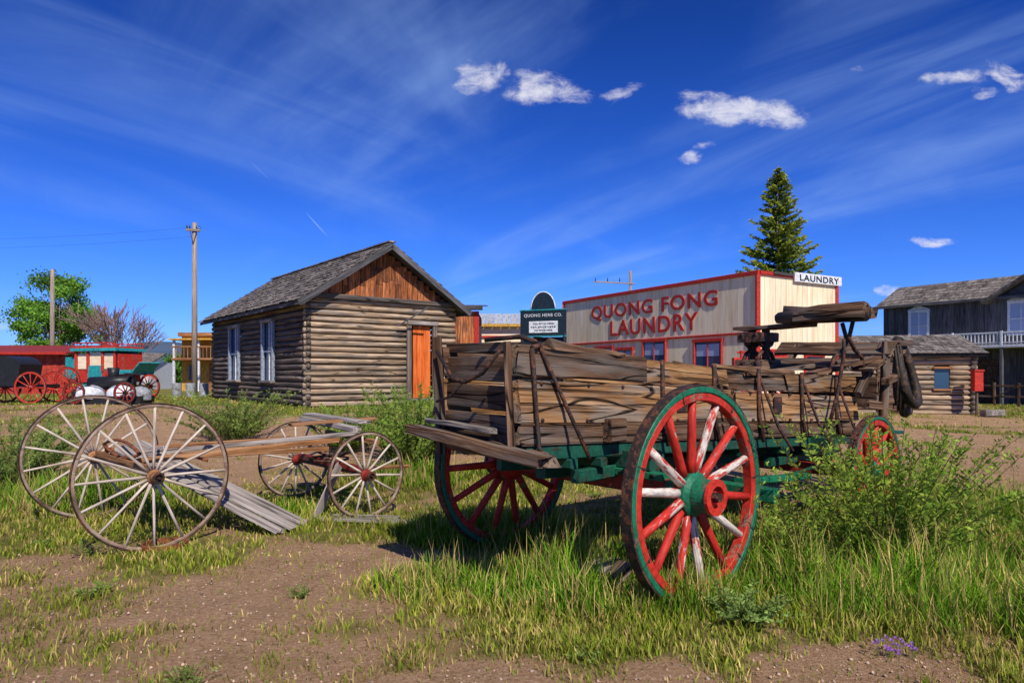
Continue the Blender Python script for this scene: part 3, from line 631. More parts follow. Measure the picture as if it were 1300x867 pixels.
# ---------------------------------------------------------------- log wall helper
def log_wall(e,p0,p1,z0,z1,nlog,mat,holes=(),ext=.0,rf=.47):
    p0=V(p0);p1=V(p1);L=(p1-p0).length;d=(p1-p0)/L; hh=(z1-z0)/nlog
    for k in range(nlog):
        z=z0+hh*(k+.5); segs=[(-ext-R_(0,.04),L+ext+R_(0,.05))]
        for (h0,h1,hz0,hz1) in holes:
            if hz0-hh*.3<z<hz1+hh*.3:
                ns=[]
                for s0,s1 in segs:
                    if h0>s0 and h1<s1: ns+=[(s0,h0),(h1,s1)]
                    else: ns.append((s0,s1))
                segs=ns
        for s0,s1 in segs:
            q0=p0+d*s0; q1=p0+d*s1
            cyl('log',(q0.x,q0.y,z+R_(-.012,.012)),(q1.x,q1.y,z+R_(-.012,.012)),hh*rf*R_(.92,1.08),hh*rf*R_(.92,1.08),mat,e,n=10,jit=.12,seg=max(3,int((s1-s0)/.5)))
# ---------------------------------------------------------------- big log cabin
hb=V((-5.49,18.3,0)); hf=V((.786,.618,0)); hs=V((-.62,.786,0))
lc=root('log_cabin',(-5.5,21,.6)); z0=.60; z1=3.60; Wd=4.6; Ln=9.0
def H(w,s,z): return hb+hf*w+hs*s+UP*z
holesF=[(3.05,3.95,.7,2.95)]; holesS=[(2.33,3.34,1.28,3.1),(5.64,6.74,1.28,3.1)]
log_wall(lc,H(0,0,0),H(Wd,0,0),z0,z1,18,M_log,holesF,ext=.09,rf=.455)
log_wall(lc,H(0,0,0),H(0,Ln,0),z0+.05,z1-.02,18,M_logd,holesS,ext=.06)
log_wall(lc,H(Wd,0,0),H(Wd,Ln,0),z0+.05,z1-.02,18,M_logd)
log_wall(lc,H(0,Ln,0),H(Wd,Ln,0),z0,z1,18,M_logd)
def slab(nm,e,F,w0,w1,s0,s1,za,zb_,mat):
    vs=[F(w,s,z) for z in(za,zb_) for w,s in((w0,s0),(w1,s0),(w1,s1),(w0,s1))]
    return new_obj(nm,vs,[(0,3,2,1),(4,5,6,7),(0,1,5,4),(1,2,6,5),(2,3,7,6),(3,0,4,7)],mat,e)
slab('wall_core',lc,H,.04,3.08,.0,.06,z0-.1,z1,M_chink); slab('wall_core',lc,H,3.92,Wd-.04,.0,.06,z0-.1,z1,M_chink); slab('wall_core',lc,H,3.08,3.92,.0,.06,2.95,z1,M_chink)
for (s0,s1,a0,a1) in [(.08,2.35,z0-.1,z1),(3.32,5.66,z0-.1,z1),(6.72,Ln-.05,z0-.1,z1),(2.35,3.32,z0-.1,1.3),(5.66,6.72,z0-.1,1.3),(2.35,3.32,3.08,z1),(5.66,6.72,3.08,z1)]:
    slab('wall_core',lc,H,-.02,.03,s0,s1,a0,a1,M_chink)
slab('interior_wall',lc,H,.3,Wd-.3,1.6,1.64,z0,z1,M_dark); slab('cabin_floor',lc,H,.1,Wd-.1,.1,Ln-.1,z0,.74,M_dark)
for w in(3.05,3.93): beam('door_jamb',H(w,-.09,.70),H(w,-.09,2.98),.10,.14,M_logd,lc,up=hf,jit=.004)
beam('door_lintel',H(2.98,-.10,3.02),H(4.02,-.10,3.02),.15,.12,M_grey,lc,jit=.004)
for k in range(4): beam('door_board',H(3.30+.15*k,-.01,.80),H(3.30+.15*k,-.01,2.93),.03,.145,M_door,lc,up=hf)
beam('door_threshold',H(3.0,-.16,.76),H(4.0,-.16,.76),.25,.06,M_grey,lc,jit=.004)
for (s0,s1,a0,a1) in holesS:
    sm=(s0+s1)/2
    for s in(s0+.05,s1-.05): beam('window_frame',H(-.10,s,a0),H(-.10,s,a1),.10,.11,M_bframe,lc,up=hs)
    beam('window_head',H(-.11,s0-.02,a1),H(-.11,s1+.02,a1),.12,.10,M_grey,lc); beam('window_sill',H(-.13,s0-.02,a0),H(-.13,s1+.02,a0),.16,.07,M_grey,lc)
    beam('window_rail',H(-.055,s0+.1,(a0+a1)/2),H(-.055,s1-.1,(a0+a1)/2),.05,.05,M_white,lc)
    beam('window_muntin',H(-.05,sm,a0),H(-.05,sm,a1),.03,.03,M_white,lc,up=hs)
    slab('window_glass',lc,H,-.035,-.02,s0+.08,s1-.08,a0,a1,M_glass)
    slab('window_curtain',lc,H,-.045,-.036,s0+.1,s0+.36,a0+.05,a1-.1,M_curt)
gb=Wd/2
w=.02
while w<Wd-.02:
    ww=R_(.14,.22); w2_=min(w+ww,Wd-.02); mz=lambda q: z1+.0+1.52*(1-abs(q-gb)/gb)
    c=(w+w2_)/2; top=min(mz(w),mz(w2_)) 
    if top>z1+.04:
        zs=z1+.02
        while zs<top-.03:
            ze=min(top,zs+R_(.30,.65)); 
            beam('gable_board',H(c,-.05+R_(-.018,.018),zs-.03),H(c,-.05+R_(-.018,.018),ze),.03,(w2_-w)*.95,M_gable,lc,up=hf,jit=.003); zs=ze
    w=w2_+.004
poly('gable_back',[H(.1,.0,z1),H(Wd-.1,.0,z1),H(gb,.0,z1+1.5)],M_dark,lc,.04)
poly('gable_back',[H(.1,Ln,z1),H(Wd-.1,Ln,z1),H(gb,Ln,z1+1.5)],M_logd,lc,.04)
beam('gable_beam',H(-.1,-.10,z1+.03),H(Wd+.1,-.10,z1+.03),.12,.13,M_logd,lc,jit=.008)
rise=1.52/gb
for sg in(0,1):
    def RP(q,s,dz=0):
        w=gb-q if sg==0 else gb+q
        return H(w,s,z1+1.60-q*rise+dz)
    nv=(RP(0,1)-RP(0,0)).cross(RP(1,0)-RP(0,0)).normalized()
    if nv.z<0: nv=-nv
    poly('roof_deck',[RP(0,-.42),RP(gb+.38,-.42),RP(gb+.38,Ln+.3),RP(0,Ln+.3)],M_barn,lc,.05,nv)
    rows=13; qn=gb+.42
    dwn=(RP(1,0)-RP(0,0)).normalized()
    for r in range(rows):
        q=(r+.5)*qn/rows; s=-.46
        while s<Ln+.3:
            ww=R_(.12,.34) if sg==0 else R_(.6,1.2); 
            c=RP(q,s+ww/2)+nv*.035
            beam('shake',c-dwn*.14+nv*-.004,c+dwn*(.135+R_(-.03,.03))+nv*R_(.012,.035),ww*.94,.018,M_shake,lc,up=nv)
            s+=ww
    beam('barge_board',RP(-.02,-.46,-.07),RP(gb+.40,-.46,-.07),.035,.15,M_barn,lc)
    beam('fascia',RP(gb+.40,-.46,-.05),RP(gb+.40,Ln+.32,-.05),.03,.10,M_barn,lc)
beam('ridge_board',H(gb,-.48,z1+1.66),H(gb,Ln+.35,z1+1.66),.22,.04,M_shake,lc,jit=.01)
for k in range(5): cyl('pier',H(.05,k*2.2+.2,.35),H(.05,k*2.2+.2,.62),.16,.15,M_stone,lc,n=8,jit=.1)
beam('prop_pole',H(2.62,-.2,2.9),H(3.35,-.75,3.45),.04,.04,M_barn,lc)
# ---------------------------------------------------------------- laundry
lb=V((7.56,21,0)); ls=V((-.506,.862,0)); lw=V((.862,.506,0)); fn=V((-.862,-.506,0)); rn=V((.506,-.862,0))
ld=root('laundry_building',(7,25,.3))
def L_(w,s,z): return lb+lw*w+ls*s+UP*z
ztop=4.60; gz=.25; LL=10.4; LW=3.85
slab('wall_core',ld,L_,.03,LW-.03,.03,LL-.03,gz,ztop-.35,M_cream)
s=0
while s<LL-.05:
    s1=min(s+.26,LL); beam('facade_board',L_(-.0,(s+s1)/2,gz),L_(-.0,(s+s1)/2,ztop),.03,(s1-s)-.010,M_cream,ld,up=ls)
    s=s1
w=.02
while w<LW-.05:
    w1_=min(w+.26,LW); beam('front_board',L_((w+w1_)/2,-.005,gz),L_((w+w1_)/2,-.005,ztop),.03,(w1_-w)-.010,M_cream,ld,up=lw)
    w=w1_
def ltrim(a_,b_,w_=.09,h_=.13,m=M_sred,up=UP): beam('trim',a_,b_,w_,h_,m,ld,up=up)
ltrim(L_(-.03,-.06,ztop+.03),L_(-.03,LL+.05,ztop+.03)); ltrim(L_(.03,-.04,ztop+.025),L_(LW+.05,-.04,ztop+.025),.10,.12)
ltrim(L_(-.03,-.03,gz),L_(-.03,-.03,ztop-.04),.13,.13); ltrim(L_(LW+.01,-.03,gz),L_(LW+.01,-.03,ztop-.04),.11,.11); ltrim(L_(-.03,LL,gz),L_(-.03,LL,ztop-.04),.11,.11)
ltrim(L_(-.045,.05,2.78),L_(-.045,LL,2.78),.05,.07); ltrim(L_(.05,-.045,2.25),L_(LW,-.045,2.25),.05,.07)
fd=-ls
text('sign_text','QUONG FONG',L_(-.030,4.98,4.08),fd,fn,6.8,.62,M_sred,ld,.012,.018)
text('sign_text','LAUNDRY',L_(-.030,4.85,3.33),fd,fn,4.7,.60,M_sred,ld,.012,.018)
for s0,s1,zt in[(8.1,7.0,2.55),(5.2,4.0,2.70),(6.7,5.8,2.45),(2.6,1.4,2.6)]:
    slab('window_glass',ld,L_,-.05,-.02,s1,s0,1.1,zt,M_glass)
    for sx in(s0,s1): ltrim(L_(-.06,sx,1.1),L_(-.06,sx,zt),.07,.11)
    ltrim(L_(-.065,s1-.06,zt+.03),L_(-.065,s0+.06,zt+.03),.08,.11); ltrim(L_(-.06,(s0+s1)/2,1.1),L_(-.06,(s0+s1)/2,zt),.04,.05)
    slab('window_blind',ld,L_,-.056,-.05,s1+.1,s0-.1,zt-.5,zt-.1,M_curt)
for w0,w1_ in[(.4,1.3),(2.2,3.1)]:
    slab('window_glass',ld,L_,w0,w1_,-.055,-.02,1.1,2.1,M_glass)
    for wx in(w0,w1_): ltrim(L_(wx,-.06,1.1),L_(wx,-.06,2.1),.07,.10,M_sred,lw)
    ltrim(L_(w0-.05,-.065,2.12),L_(w1_+.05,-.065,2.12),.08,.1)
beam('laundry_sign_board',L_(1.6,-.10,ztop+.0),L_(LW+.15,-.10,ztop+.0),.04,.30,M_white,ld)
text('laundry_sign_text','LAUNDRY',L_(2.82,-.125,ztop+.0),lw,rn,2.0,.20,M_black,ld,.006,.012)
beam('sign_frame',L_(.6,-.12,ztop+.05),L_(1.55,-.12,ztop+.05),.03,.08,M_barn,ld)
hb2=root('herb_store_sign',(1.3,25.5,.6))
def S_(u,v): return V((.32+u*.93, 25.2-u*.36, v))
beam('sign_board',S_(.0,3.35),S_(1.75,3.35),.08,.95,M_signbk,hb2)
pts=[S_(.42,3.83)]+[S_(.87-.45*math.cos(q*math.pi/12),3.86+.62*math.sin(q*math.pi/12)) for q in range(13)]+[S_(1.32,3.83)]
poly('sign_arch',pts[::-1],M_signbk,hb2,.07,(-.36,-.93,0))
arch=[S_(.87-.47*math.cos(q*math.pi/12),3.86+.64*math.sin(q*math.pi/12)) for q in range(13)]; tube('arch_trim',arch,.022,M_white,hb2,n=6)
sxd=V((.93,-.36,0)); snn=V((-.36,-.93,0))
for z_,h_ in((3.84,.04),(2.88,.04)): beam('sign_trim',S_(-.03,z_)+snn*.03,S_(1.78,z_)+snn*.03,.06,h_,M_teal,hb2)
beam('sign_panel',S_(.35,3.22)+snn*.05,S_(1.45,3.22)+snn*.05,.02,.42,M_white,hb2)
text('sign_text','QUONG HERB CO.',S_(.88,3.66)+snn*.05,sxd,snn,1.45,.13,M_white,hb2,.004,.008)
for z_,wd_ in((3.34,.8),(3.22,.95),(3.10,.7)): text('sign_text','TEA SPICE HERB',S_(.9,z_)+snn*.065,sxd,snn,wd_,.06,M_signbk,hb2,.004,.008)
for u in(.06,1.7): beam('sign_post',S_(u,.5),S_(u,3.0),.12,.12,M_signbk,hb2)
beam('store_wall',S_(0,1.7)-snn*.1,S_(1.7,1.7)-snn*.1,.1,2.3,M_signbk,hb2)
def box(nm,x0,x1,y0,y1,z0_,z1_,m,e): return slab(nm,e,lambda x,y,z:V((x,y,z)),x0,x1,y0,y1,z0_,z1_,m)
sh=root('brown_shed',(-1.7,25,.6))
for k in range(8): beam('wall_board',(-2.6+.19*k,24.4,.5),(-2.6+.19*k,24.4,3.75),.04,.185,M_gable if k<7 else M_sred,sh,up=(1,0,0))
box('wall_core',-2.7,-1.2,24.45,27,.5,3.7,M_barn,sh)
beam('roof_edge',(-2.85,24.3,3.86),(-1.05,24.3,3.86),.3,.14,M_barn,sh)
for k in range(9): beam('roof_board',(-2.9+.23*k,24.3,3.95),(-2.9+.23*k,27,4.2),.22,.03,M_shake,sh)
me_=root('metal_roof_house',(0,33,.6))
box('walls',-2.0,.75,31,36,.5,3.75,M_cream,me_)
for k in range(9): beam('gutter_rib',(-2.2+.39*k,30.75,3.78),(-2.2+.39*k,33.5,4.45),.37,.04,M_metalroof,me_)
beam('eave',(-2.3,30.75,3.70),(1.0,30.75,3.70),.1,.13,M_ochre,me_)
beam('wall_trim',(-2.0,30.95,3.2),(.75,30.95,3.2),.05,.10,M_sred,me_)
for x in(-1.4,-.2): box('window',x,x+.7,30.93,31.0,1.8,2.9,M_glass,me_)
def upole(nm,x,y,zt,arm=None,armd=(1,0,0),r=.13):
    e=root(nm,(x,y,g(x,y))); cyl('pole',(x,y,g(x,y)-.3),(x,y,zt),r,r*.75,M_pole,e,n=10)
    if arm:
        d=V(armd).normalized()*arm; c=V((x,y-.12,zt-.35)); beam('crossarm',c-d,c+d,.09,.11,M_pole,e)
        for t in(-.9,-.5,.5,.9): cyl('insulator',c+d*t+UP*.05,c+d*t+UP*.2,.04,.03,M_glass,e,n=8)
        beam('arm_brace',c-d*.5,c-UP*.6,.04,.03,M_iron,e); beam('arm_brace',c+d*.5,c-UP*.6,.04,.03,M_iron,e)
    return e
upole('utility_pole',-13.95,30,8.15,.28,(1,.4,0)); 
upole('utility_pole',-30.3,45,8.4,r=.16)
e=upole('utility_pole',7.8,45,8.3,None,r=.12); beam('crossarm',(5.4,45,7.6),(8.1,44.9,7.45),.07,.09,M_pole,e)
for x in(5.5,6.3,7.1): cyl('insulator',(x,45,7.6),(x,45,7.85),.045,.03,M_glass,e,n=8)
e=root('power_lines',(-25,30,8))
def wire(p,q,sag):
    p=V(p);q=V(q); tube('wire',[p.lerp(q,k/14)-UP*sag*4*(k/14)*(1-k/14) for k in range(15)],.0035,M_black,e,n=4)
for dz in(0,-.4): wire((-13.95,30,7.95+dz),(-45,34,9.0+dz),.7)
# ---------------------------------------------------------------- left street
rb=root('red_barn',(-28,33,.6))
x=-46
while x<-20.9:
    beam('barn_board',(x,32+(x+21)*-.02,.5),(x,32+(x+21)*-.02,2.45),.04,.29,M_barnred,rb,up=(1,0,0)); x+=.3
box('wall_core',-46,-20.9,32.6,38,.5,2.4,M_barnred,rb)
poly('roof',[(-46.3,32.0,2.5),(-20.6,31.6,2.5),(-20.6,35.5,3.0),(-46.3,35.5,3.0)],M_redd,rb,.08,(0,-.2,.98))
beam('roof_trim',(-46.3,31.75,2.47),(-20.6,31.55,2.47),.05,.12,M_sred,rb)
cx,cy=-14.3,24.2; cz=g(cx,cy); sg_=root('stagecoach',(cx,cy,cz))
def C_(u,v,z): return V((cx+u*.96+v*.28,cy+u*-.28+v*.96,cz+z))
ux=V((.96,-.28,0)); vx=V((.28,.96,0))
for u,Rr in((-.95,.58),(1.0,.46)):
    for v in(-.8,.8):
        wheel('coach_wheel',C_(u,v,Rr),-vx if v<0 else vx,Rr,12,M_iron,M_red,M_red,M_red,fel=.06,tire=.02,tw=.05,hr=.09,hl=.24,sr=.022,parent=sg_)
slab('coach_body_lower',sg_,C_,-.85,.85,-.55,.55,.62,1.05,M_red)
slab('coach_belly',sg_,C_,-.6,.6,-.5,.5,.5,.62,M_teal)
for u in(-.85,-.32,.32,.85):
    for v in(-.55,.55): beam('coach_post',C_(u,v,1.0),C_(u,v,1.72),.07,.09,M_red,sg_,up=ux)
slab('coach_side_panel',sg_,C_,-.30,.30,-.575,-.55,.66,1.2,M_teal)
for u0,u1 in((-.8,-.36),(-.27,.27),(.36,.8)):
    slab('coach_window_curtain',sg_,C_,u0,u1,-.52,-.50,1.08,1.62,M_cream)
slab('coach_back_wall',sg_,C_,-.8,.8,.48,.52,1.0,1.7,M_teal)
slab('coach_roof',sg_,C_,-1.0,1.0,-.66,.66,1.70,1.80,M_teal); slab('coach_roof_top',sg_,C_,-.9,.9,-.55,.55,1.80,1.87,M_red)
for v in(-.6,.6):
    beam('roof_rail',C_(-.9,v,1.98),C_(.9,v,1.98),.04,.04,M_red,sg_)
    for u in(-.9,-.3,.3,.9): beam('rail_post',C_(u,v,1.78),C_(u,v,1.98),.03,.03,M_red,sg_,up=ux)
slab('driver_box',sg_,C_,.9,1.5,-.5,.5,.9,1.05,M_teal); slab('driver_seat_back',sg_,C_,.92,.98,-.5,.5,1.05,1.6,M_red); beam('footboard',C_(1.45,0,.95),C_(1.8,0,1.3),.9,.04,M_teal,sg_)
slab('rear_boot',sg_,C_,-1.45,-.88,-.45,.45,.7,1.5,M_teal)
for v in(-.45,.45): beam('perch',C_(-1.2,v,.52),C_(1.3,v,.48),.07,.08,M_ochre,sg_)
cx2,cy2=-15.4,21.3; cz2=g(cx2,cy2); bb=root('black_carriage',(cx2,cy2,cz2))
for u,Rr in((-.8,.5),(.75,.5)):
    for v in(-.55,.55): wheel('carriage_wheel',(cx2+u,cy2+v,cz2+Rr),(0,-1 if v<0 else 1,0),Rr,12,M_iron,M_red,M_red,M_red,fel=.05,tire=.02,tw=.04,hr=.07,hl=.2,sr=.018,parent=bb)
vs=[];n=14
prof=[(-.75,.55)]+[(-.1-.65*math.cos(q),.85+.62*math.sin(q)) for q in np.linspace(.1,2.5,n)]+[(.3,.55)]
for v in(-.5,.5): vs+=[(cx2+p,cy2+v,cz2+z) for p,z in prof]
m_=len(prof); new_obj('carriage_hood',vs,[tuple(range(m_)),tuple(range(m_,2*m_))[::-1]]+[(k,k+m_,(k+1)%m_+m_,(k+1)%m_) for k in range(m_)],M_black,bb)
beam('carriage_floor',(cx2-.9,cy2,cz2+.55),(cx2+1.0,cy2,cz2+.55),.9,.1,M_black,bb)
beam('shaft',(cx2+.8,cy2-.3,cz2+.5),(cx2+2.3,cy2-.3,cz2+.35),.05,.05,M_red,bb)
tk=root('steam_traction_boiler',(-12.2,20.5,.6))
def dome(nm,x,y,z,r,h,m):
    prof=[(r*math.cos(q),h*math.sin(q)) for q in np.linspace(0,math.pi/2,9)]; M=Matrix.Rotation(math.radians(90),4,'X'); M.translation=V((x,y,z)); 
    o=lathe(nm,[(r,-.15)]+[(max(.001,p),q) for p,q in prof],m,tk,M,n=24); o.data.polygons.foreach_set('use_smooth',[True]*len(o.data.polygons))
dome('tank_dome',-12.7,20.5,.92,.42,.26,M_white); dome('tank_dome',-11.9,20.8,.92,.40,.26,M_white); dome('tank_dome',-11.2,20.6,.88,.30,.26,M_galv)
box('engine_base',-13.2,-11.0,20.2,21.0,.5,.85,M_black,tk); cyl('engine_barrel',(-12.9,20.9,1.22),(-11.6,20.9,1.27),.2,.2,M_black,tk,n=14); cyl('smoke_stack',(-12.2,20.9,1.3),(-12.2,20.9,1.7),.13,.17,M_black,tk)
beam('control_rod',(-13.1,20.3,1.0),(-11.8,20.3,1.45),.05,.05,M_black,tk); beam('seat_post',(-11.5,20.6,1.0),(-11.4,20.6,1.5),.06,.06,M_black,tk); beam('seat',(-11.6,20.6,1.52),(-11.1,20.6,1.5),.3,.05,M_black,tk)
for u in(-12.9,-11.4): wheel('engine_wheel',(u,20.1,.95),(0,-1,0),.33,10,M_iron,M_redd,M_redd,M_black,fel=.04,parent=tk,tw=.06,hr=.06,hl=.15,sr=.02)
for k in range(3):
    x=-13.5+.5*k; y=27.5+.1*k; z=g(x,y); e=root('steel_barrel',(x,y,z)); M=Matrix.Rotation(math.radians(90),4,'X'); M.translation=V((x,y,z))
    lathe('barrel',[(.001,.55),(.17,.55),(.18,.53),(.18,.38),(.19,.37),(.18,.36),(.18,.2),(.19,.19),(.18,.18),(.18,0)],M_galv,e,M,n=20)
oc=root('ochre_store',(-17,38,.6))
box('walls',-17.9,-15.2,37,42,.5,3.6,M_ochre,oc); beam('cornice',(-18.0,36.9,3.65),(-15.1,36.9,3.65),.3,.2,M_brown,oc)
beam('balcony_floor',(-17.9,36.4,2.3),(-15.1,36.4,2.3),1.1,.12,M_brown,oc); beam('balcony_rail',(-17.9,35.9,2.95),(-15.1,35.9,2.95),.06,.07,M_brown,oc)
for k in range(14): beam('baluster',(-17.85+.2*k,35.9,2.35),(-17.85+.2*k,35.9,2.93),.035,.035,M_brown,oc)
for x in(-17.8,-16.5,-15.2): beam('porch_post',(x,35.95,.5),(x,35.95,3.3),.12,.12,M_white,oc)
box('porch_roof',-18.0,-15.1,35.7,37,3.3,3.38,M_ochre,oc)
box('window',-17.5,-16.9,36.93,37.02,1.2,2.0,M_glass,oc); box('door',-16.4,-15.8,36.94,37.02,.6,2.1,M_brown,oc)
ws=root('white_shed',(-22,40,.6)); box('walls',-22.6,-21.2,40,43,.5,2.2,M_white,ws); poly('roof',[(-22.8,39.8,2.2),(-21.0,39.8,2.2),(-21.0,41.5,2.8),(-22.8,41.5,2.8)],M_shake,ws,.08,(0,-.35,.93)); box('door',-22.1,-21.6,39.96,40.01,.6,1.9,M_bframe,ws)
# ---------------------------------------------------------------- right side: hotel
hv=V((19.6,36,0)); hd=V((.54,-.842,0)); hin=V((.842,.54,0)); hout=-hin
ht=root('two_storey_hotel',(22,33,.2))
def T_(s,v,z): return hv+hd*s+hin*v+UP*z
s=0
while s<11: 
    beam('wall_board',T_(s+.13,0,2.75),T_(s+.13,0,5.1),.04,.255,M_barn,ht,up=hd); beam('wall_board',T_(s+.13,.02,.1),T_(s+.13,.02,2.72),.04,.255,M_barn,ht,up=hd); s+=.262
slab('wall_core',ht,T_,0.02,11,.05,6,.1,5.05,M_barn)
nv=(hout*.45+UP*.9).normalized()
dw=(hout*.9-UP*.45).normalized()
for r in range(7):
    s=-.35
    while s<7.2:
        ww=R_(.3,.6); c=T_(s+ww/2,-.3,5.0)-dw*(.22+.38*r); beam('shake',c-dw*.24,c+dw*.22+nv*.02,ww*.96,.03,M_shake,ht,up=nv); s+=ww
beam('eave_board',T_(-.4,-.34,4.98),T_(7,-.34,4.98),.05,.14,M_barn,ht)
def twin(s0,s1,z0_,z1_):
    slab('window_glass',ht,T_,s0,s1,-.05,-.02,z0_,z1_,M_curt)
    for s in(s0,s1): beam('window_frame',T_(s,-.06,z0_),T_(s,-.06,z1_),.07,.11,M_white,ht,up=hd)
    beam('window_frame',T_(s0-.06,-.065,z1_+.04),T_(s1+.06,-.065,z1_+.04),.09,.13,M_white,ht); beam('window_frame',T_(s0-.06,-.065,z0_),T_(s1+.06,-.065,z0_),.09,.08,M_white,ht)
    beam('window_frame',T_((s0+s1)/2,-.06,z0_),T_((s0+s1)/2,-.06,z1_),.04,.04,M_white,ht,up=hd); beam('window_frame',T_(s0,-.055,(z0_+z1_)/2),T_(s1,-.055,(z0_+z1_)/2),.05,.05,M_white,ht)
    poly('window_pediment',[T_(s1+.1,-.09,z1_+.1),T_(s0-.1,-.09,z1_+.1),T_((s0+s1)/2,-.09,z1_+.32)],M_white,ht,.05,hout)
twin(1.35,2.25,3.25,4.65); twin(5.75,6.7,3.3,4.75)
pts=[T_(5.3,-.02,5.0),T_(9.7,-.02,5.0),T_(7.5,-.02,6.3)]
poly('gable_wall',pts[::-1],M_barn,ht,.1,hout)
beam('gable_roof',T_(4.85,-.25,4.80),T_(7.5,-.25,6.45),.8,.13,M_shake,ht); beam('gable_roof',T_(10.1,-.25,4.80),T_(7.5,-.25,6.45),.8,.13,M_shake,ht)
beam('balcony_floor',T_(1.9,-.75,2.74),T_(11,-.75,2.74),1.5,.12,M_white,ht)
beam('balcony_rail',T_(1.9,-1.45,3.34),T_(11,-1.45,3.34),.07,.07,M_white,ht); beam('balcony_rail_low',T_(1.9,-1.45,2.9),T_(11,-1.45,2.9),.05,.05,M_white,ht)
s=1.95
while s<11: beam('baluster',T_(s,-1.45,2.84),T_(s,-1.45,3.32),.05,.05,M_white,ht,up=hd); s+=.15
for s in(1.95,4,6,8,10): beam('porch_post',T_(s,-1.42,.1),T_(s,-1.42,2.7),.13,.13,M_barn,ht,up=hd); beam('balcony_post',T_(s,-1.45,2.8),T_(s,-1.45,3.42),.10,.10,M_white,ht,up=hd)
slab('door',ht,T_,4.4,5.3,-.04,.0,.2,2.2,M_boxd)
fe=root('rail_fence',(20,30,.2))
for k in range(12):
    p=T_(.8+.9*k,-2.6,0); beam('fence_post',(p.x,p.y,.0),(p.x,p.y,1.15),.09,.09,M_boxd,fe,up=hd)
for z in(.55,1.0): beam('fence_rail',T_(.8,-2.6,z),T_(10.8,-2.6,z),.05,.08,M_boxd,fe)
for k in range(6): beam('fence_brace',T_(.8+1.8*k,-2.65,.5),T_(1.7+1.8*k,-2.65,1.0),.04,.05,M_boxd,fe)
sc2=root('small_log_cabin',(13.5,24,.2))
cb=V((15.5,23,0)); cwd=V((-.985,.17,0)); csd=V((.17,.985,0))
def K_(w,s,z): return cb+cwd*w+csd*s+UP*z
log_wall(sc2,K_(0,0,0),K_(4.4,0,0),.12,2.15,12,M_log,[(.7,1.2,1.0,1.7)],ext=.12); log_wall(sc2,K_(0,0,0),K_(0,4,0),.12,2.15,12,M_logd,ext=.12); log_wall(sc2,K_(4.4,0,0),K_(4.4,4,0),.12,2.15,12,M_logd)
slab('wall_core',sc2,K_,.05,4.35,.03,3.9,.1,2.1,M_chink); slab('window_glass',sc2,K_,.72,1.18,-.03,0.02,1.0,1.7,M_glass)
beam('window_frame',K_(.66,-.1,1.72),K_(1.24,-.1,1.72),.08,.07,M_brown,sc2); beam('window_frame',K_(.66,-.1,.98),K_(1.24,-.1,.98),.08,.07,M_brown,sc2)
slab('door',sc2,K_,2.2,3.0,-.12,-.08,.15,1.95,M_boxd)
nv=(csd*-.32+UP*.95).normalized(); dw=(csd*-.95-UP*.32).normalized()
for r in range(7):
    w=-.35
    while w<4.7:
        ww=R_(.25,.5); c=K_(w+ww/2,-.35,2.2)-dw*(.17+.31*r); beam('shake',c-dw*.2,c+dw*.2+nv*.03,ww*.96,.03,M_shake,sc2,up=nv); w+=ww
poly('roof_deck',[K_(-.3,-.3,2.15),K_(-.3,2,2.9),K_(4.7,2,2.9),K_(4.7,-.3,2.15)],M_barn,sc2,.05,nv)
poly('roof_back',[K_(-.3,4.3,2.15),K_(-.3,2,2.9),K_(4.7,2,2.9),K_(4.7,4.3,2.15)],M_barn,sc2,.05,(0,.3,.95))
poly('gable_wall',[K_(0,0,2.1),K_(0,4,2.1),K_(0,2,2.85)],M_logd,sc2,.05,(.98,-.17,0))
e=root('red_mailbox',(15.2,22.4,.2)); beam('post',(15.25,22.4,.1),(15.25,22.4,1.2),.07,.07,M_boxd,e); box('box',15.12,15.4,22.3,22.5,.95,1.6,M_sred,e); beam('lid',(15.1,22.4,1.62),(15.42,22.4,1.62),.26,.06,M_sred,e)
e=root('stone_block',(14.6,21.6,.2)); beam('block',(14.9,21.6,.28),(15.5,21.6,.28),.3,.2,M_stone,e,jit=.02)
e=root('red_handcart',(6.3,17.5,.4)); beam('cart_bed',(5.7,17.6,1.75),(7.0,17.3,1.78),.7,.35,M_sred,e); beam('cart_rail',(5.7,17.3,2.05),(7.0,17.0,2.1),.05,.06,M_sred,e)
for x in(5.8,6.35,6.9): beam('cart_stake',(x,17.3,1.2),(x,17.25,2.1),.06,.06,M_sred,e)
for x in(6.0,6.8): wheel('cart_wheel',(x,17.1,.95),(0,-1,0),.62,12,M_iron,M_red,M_red,M_red,parent=e)
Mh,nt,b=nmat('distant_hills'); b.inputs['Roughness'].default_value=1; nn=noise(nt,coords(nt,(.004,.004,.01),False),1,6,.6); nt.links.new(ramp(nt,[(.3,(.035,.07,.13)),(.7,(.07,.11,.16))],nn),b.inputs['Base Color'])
hx=np.linspace(-1800,1800,160); vs=[];fs=[]
for j,(yy,hm) in enumerate([(1300,0),(1450,.6),(1600,1.),(1800,.3)]):
    for x in hx:
        hgt=(20+44*float(fbm(np.array(x*.004),np.array(j*.3),71,4)))*(1+.75*math.exp(-((x+790)/200)**2)); vs.append((x,yy,hgt*hm-1))
n=len(hx)
for j in range(3):
    for k in range(n-1): fs.append((j*n+k,j*n+k+1,(j+1)*n+k+1,(j+1)*n+k))
new_obj('distant_hills',vs,fs,Mh,None,None,True)
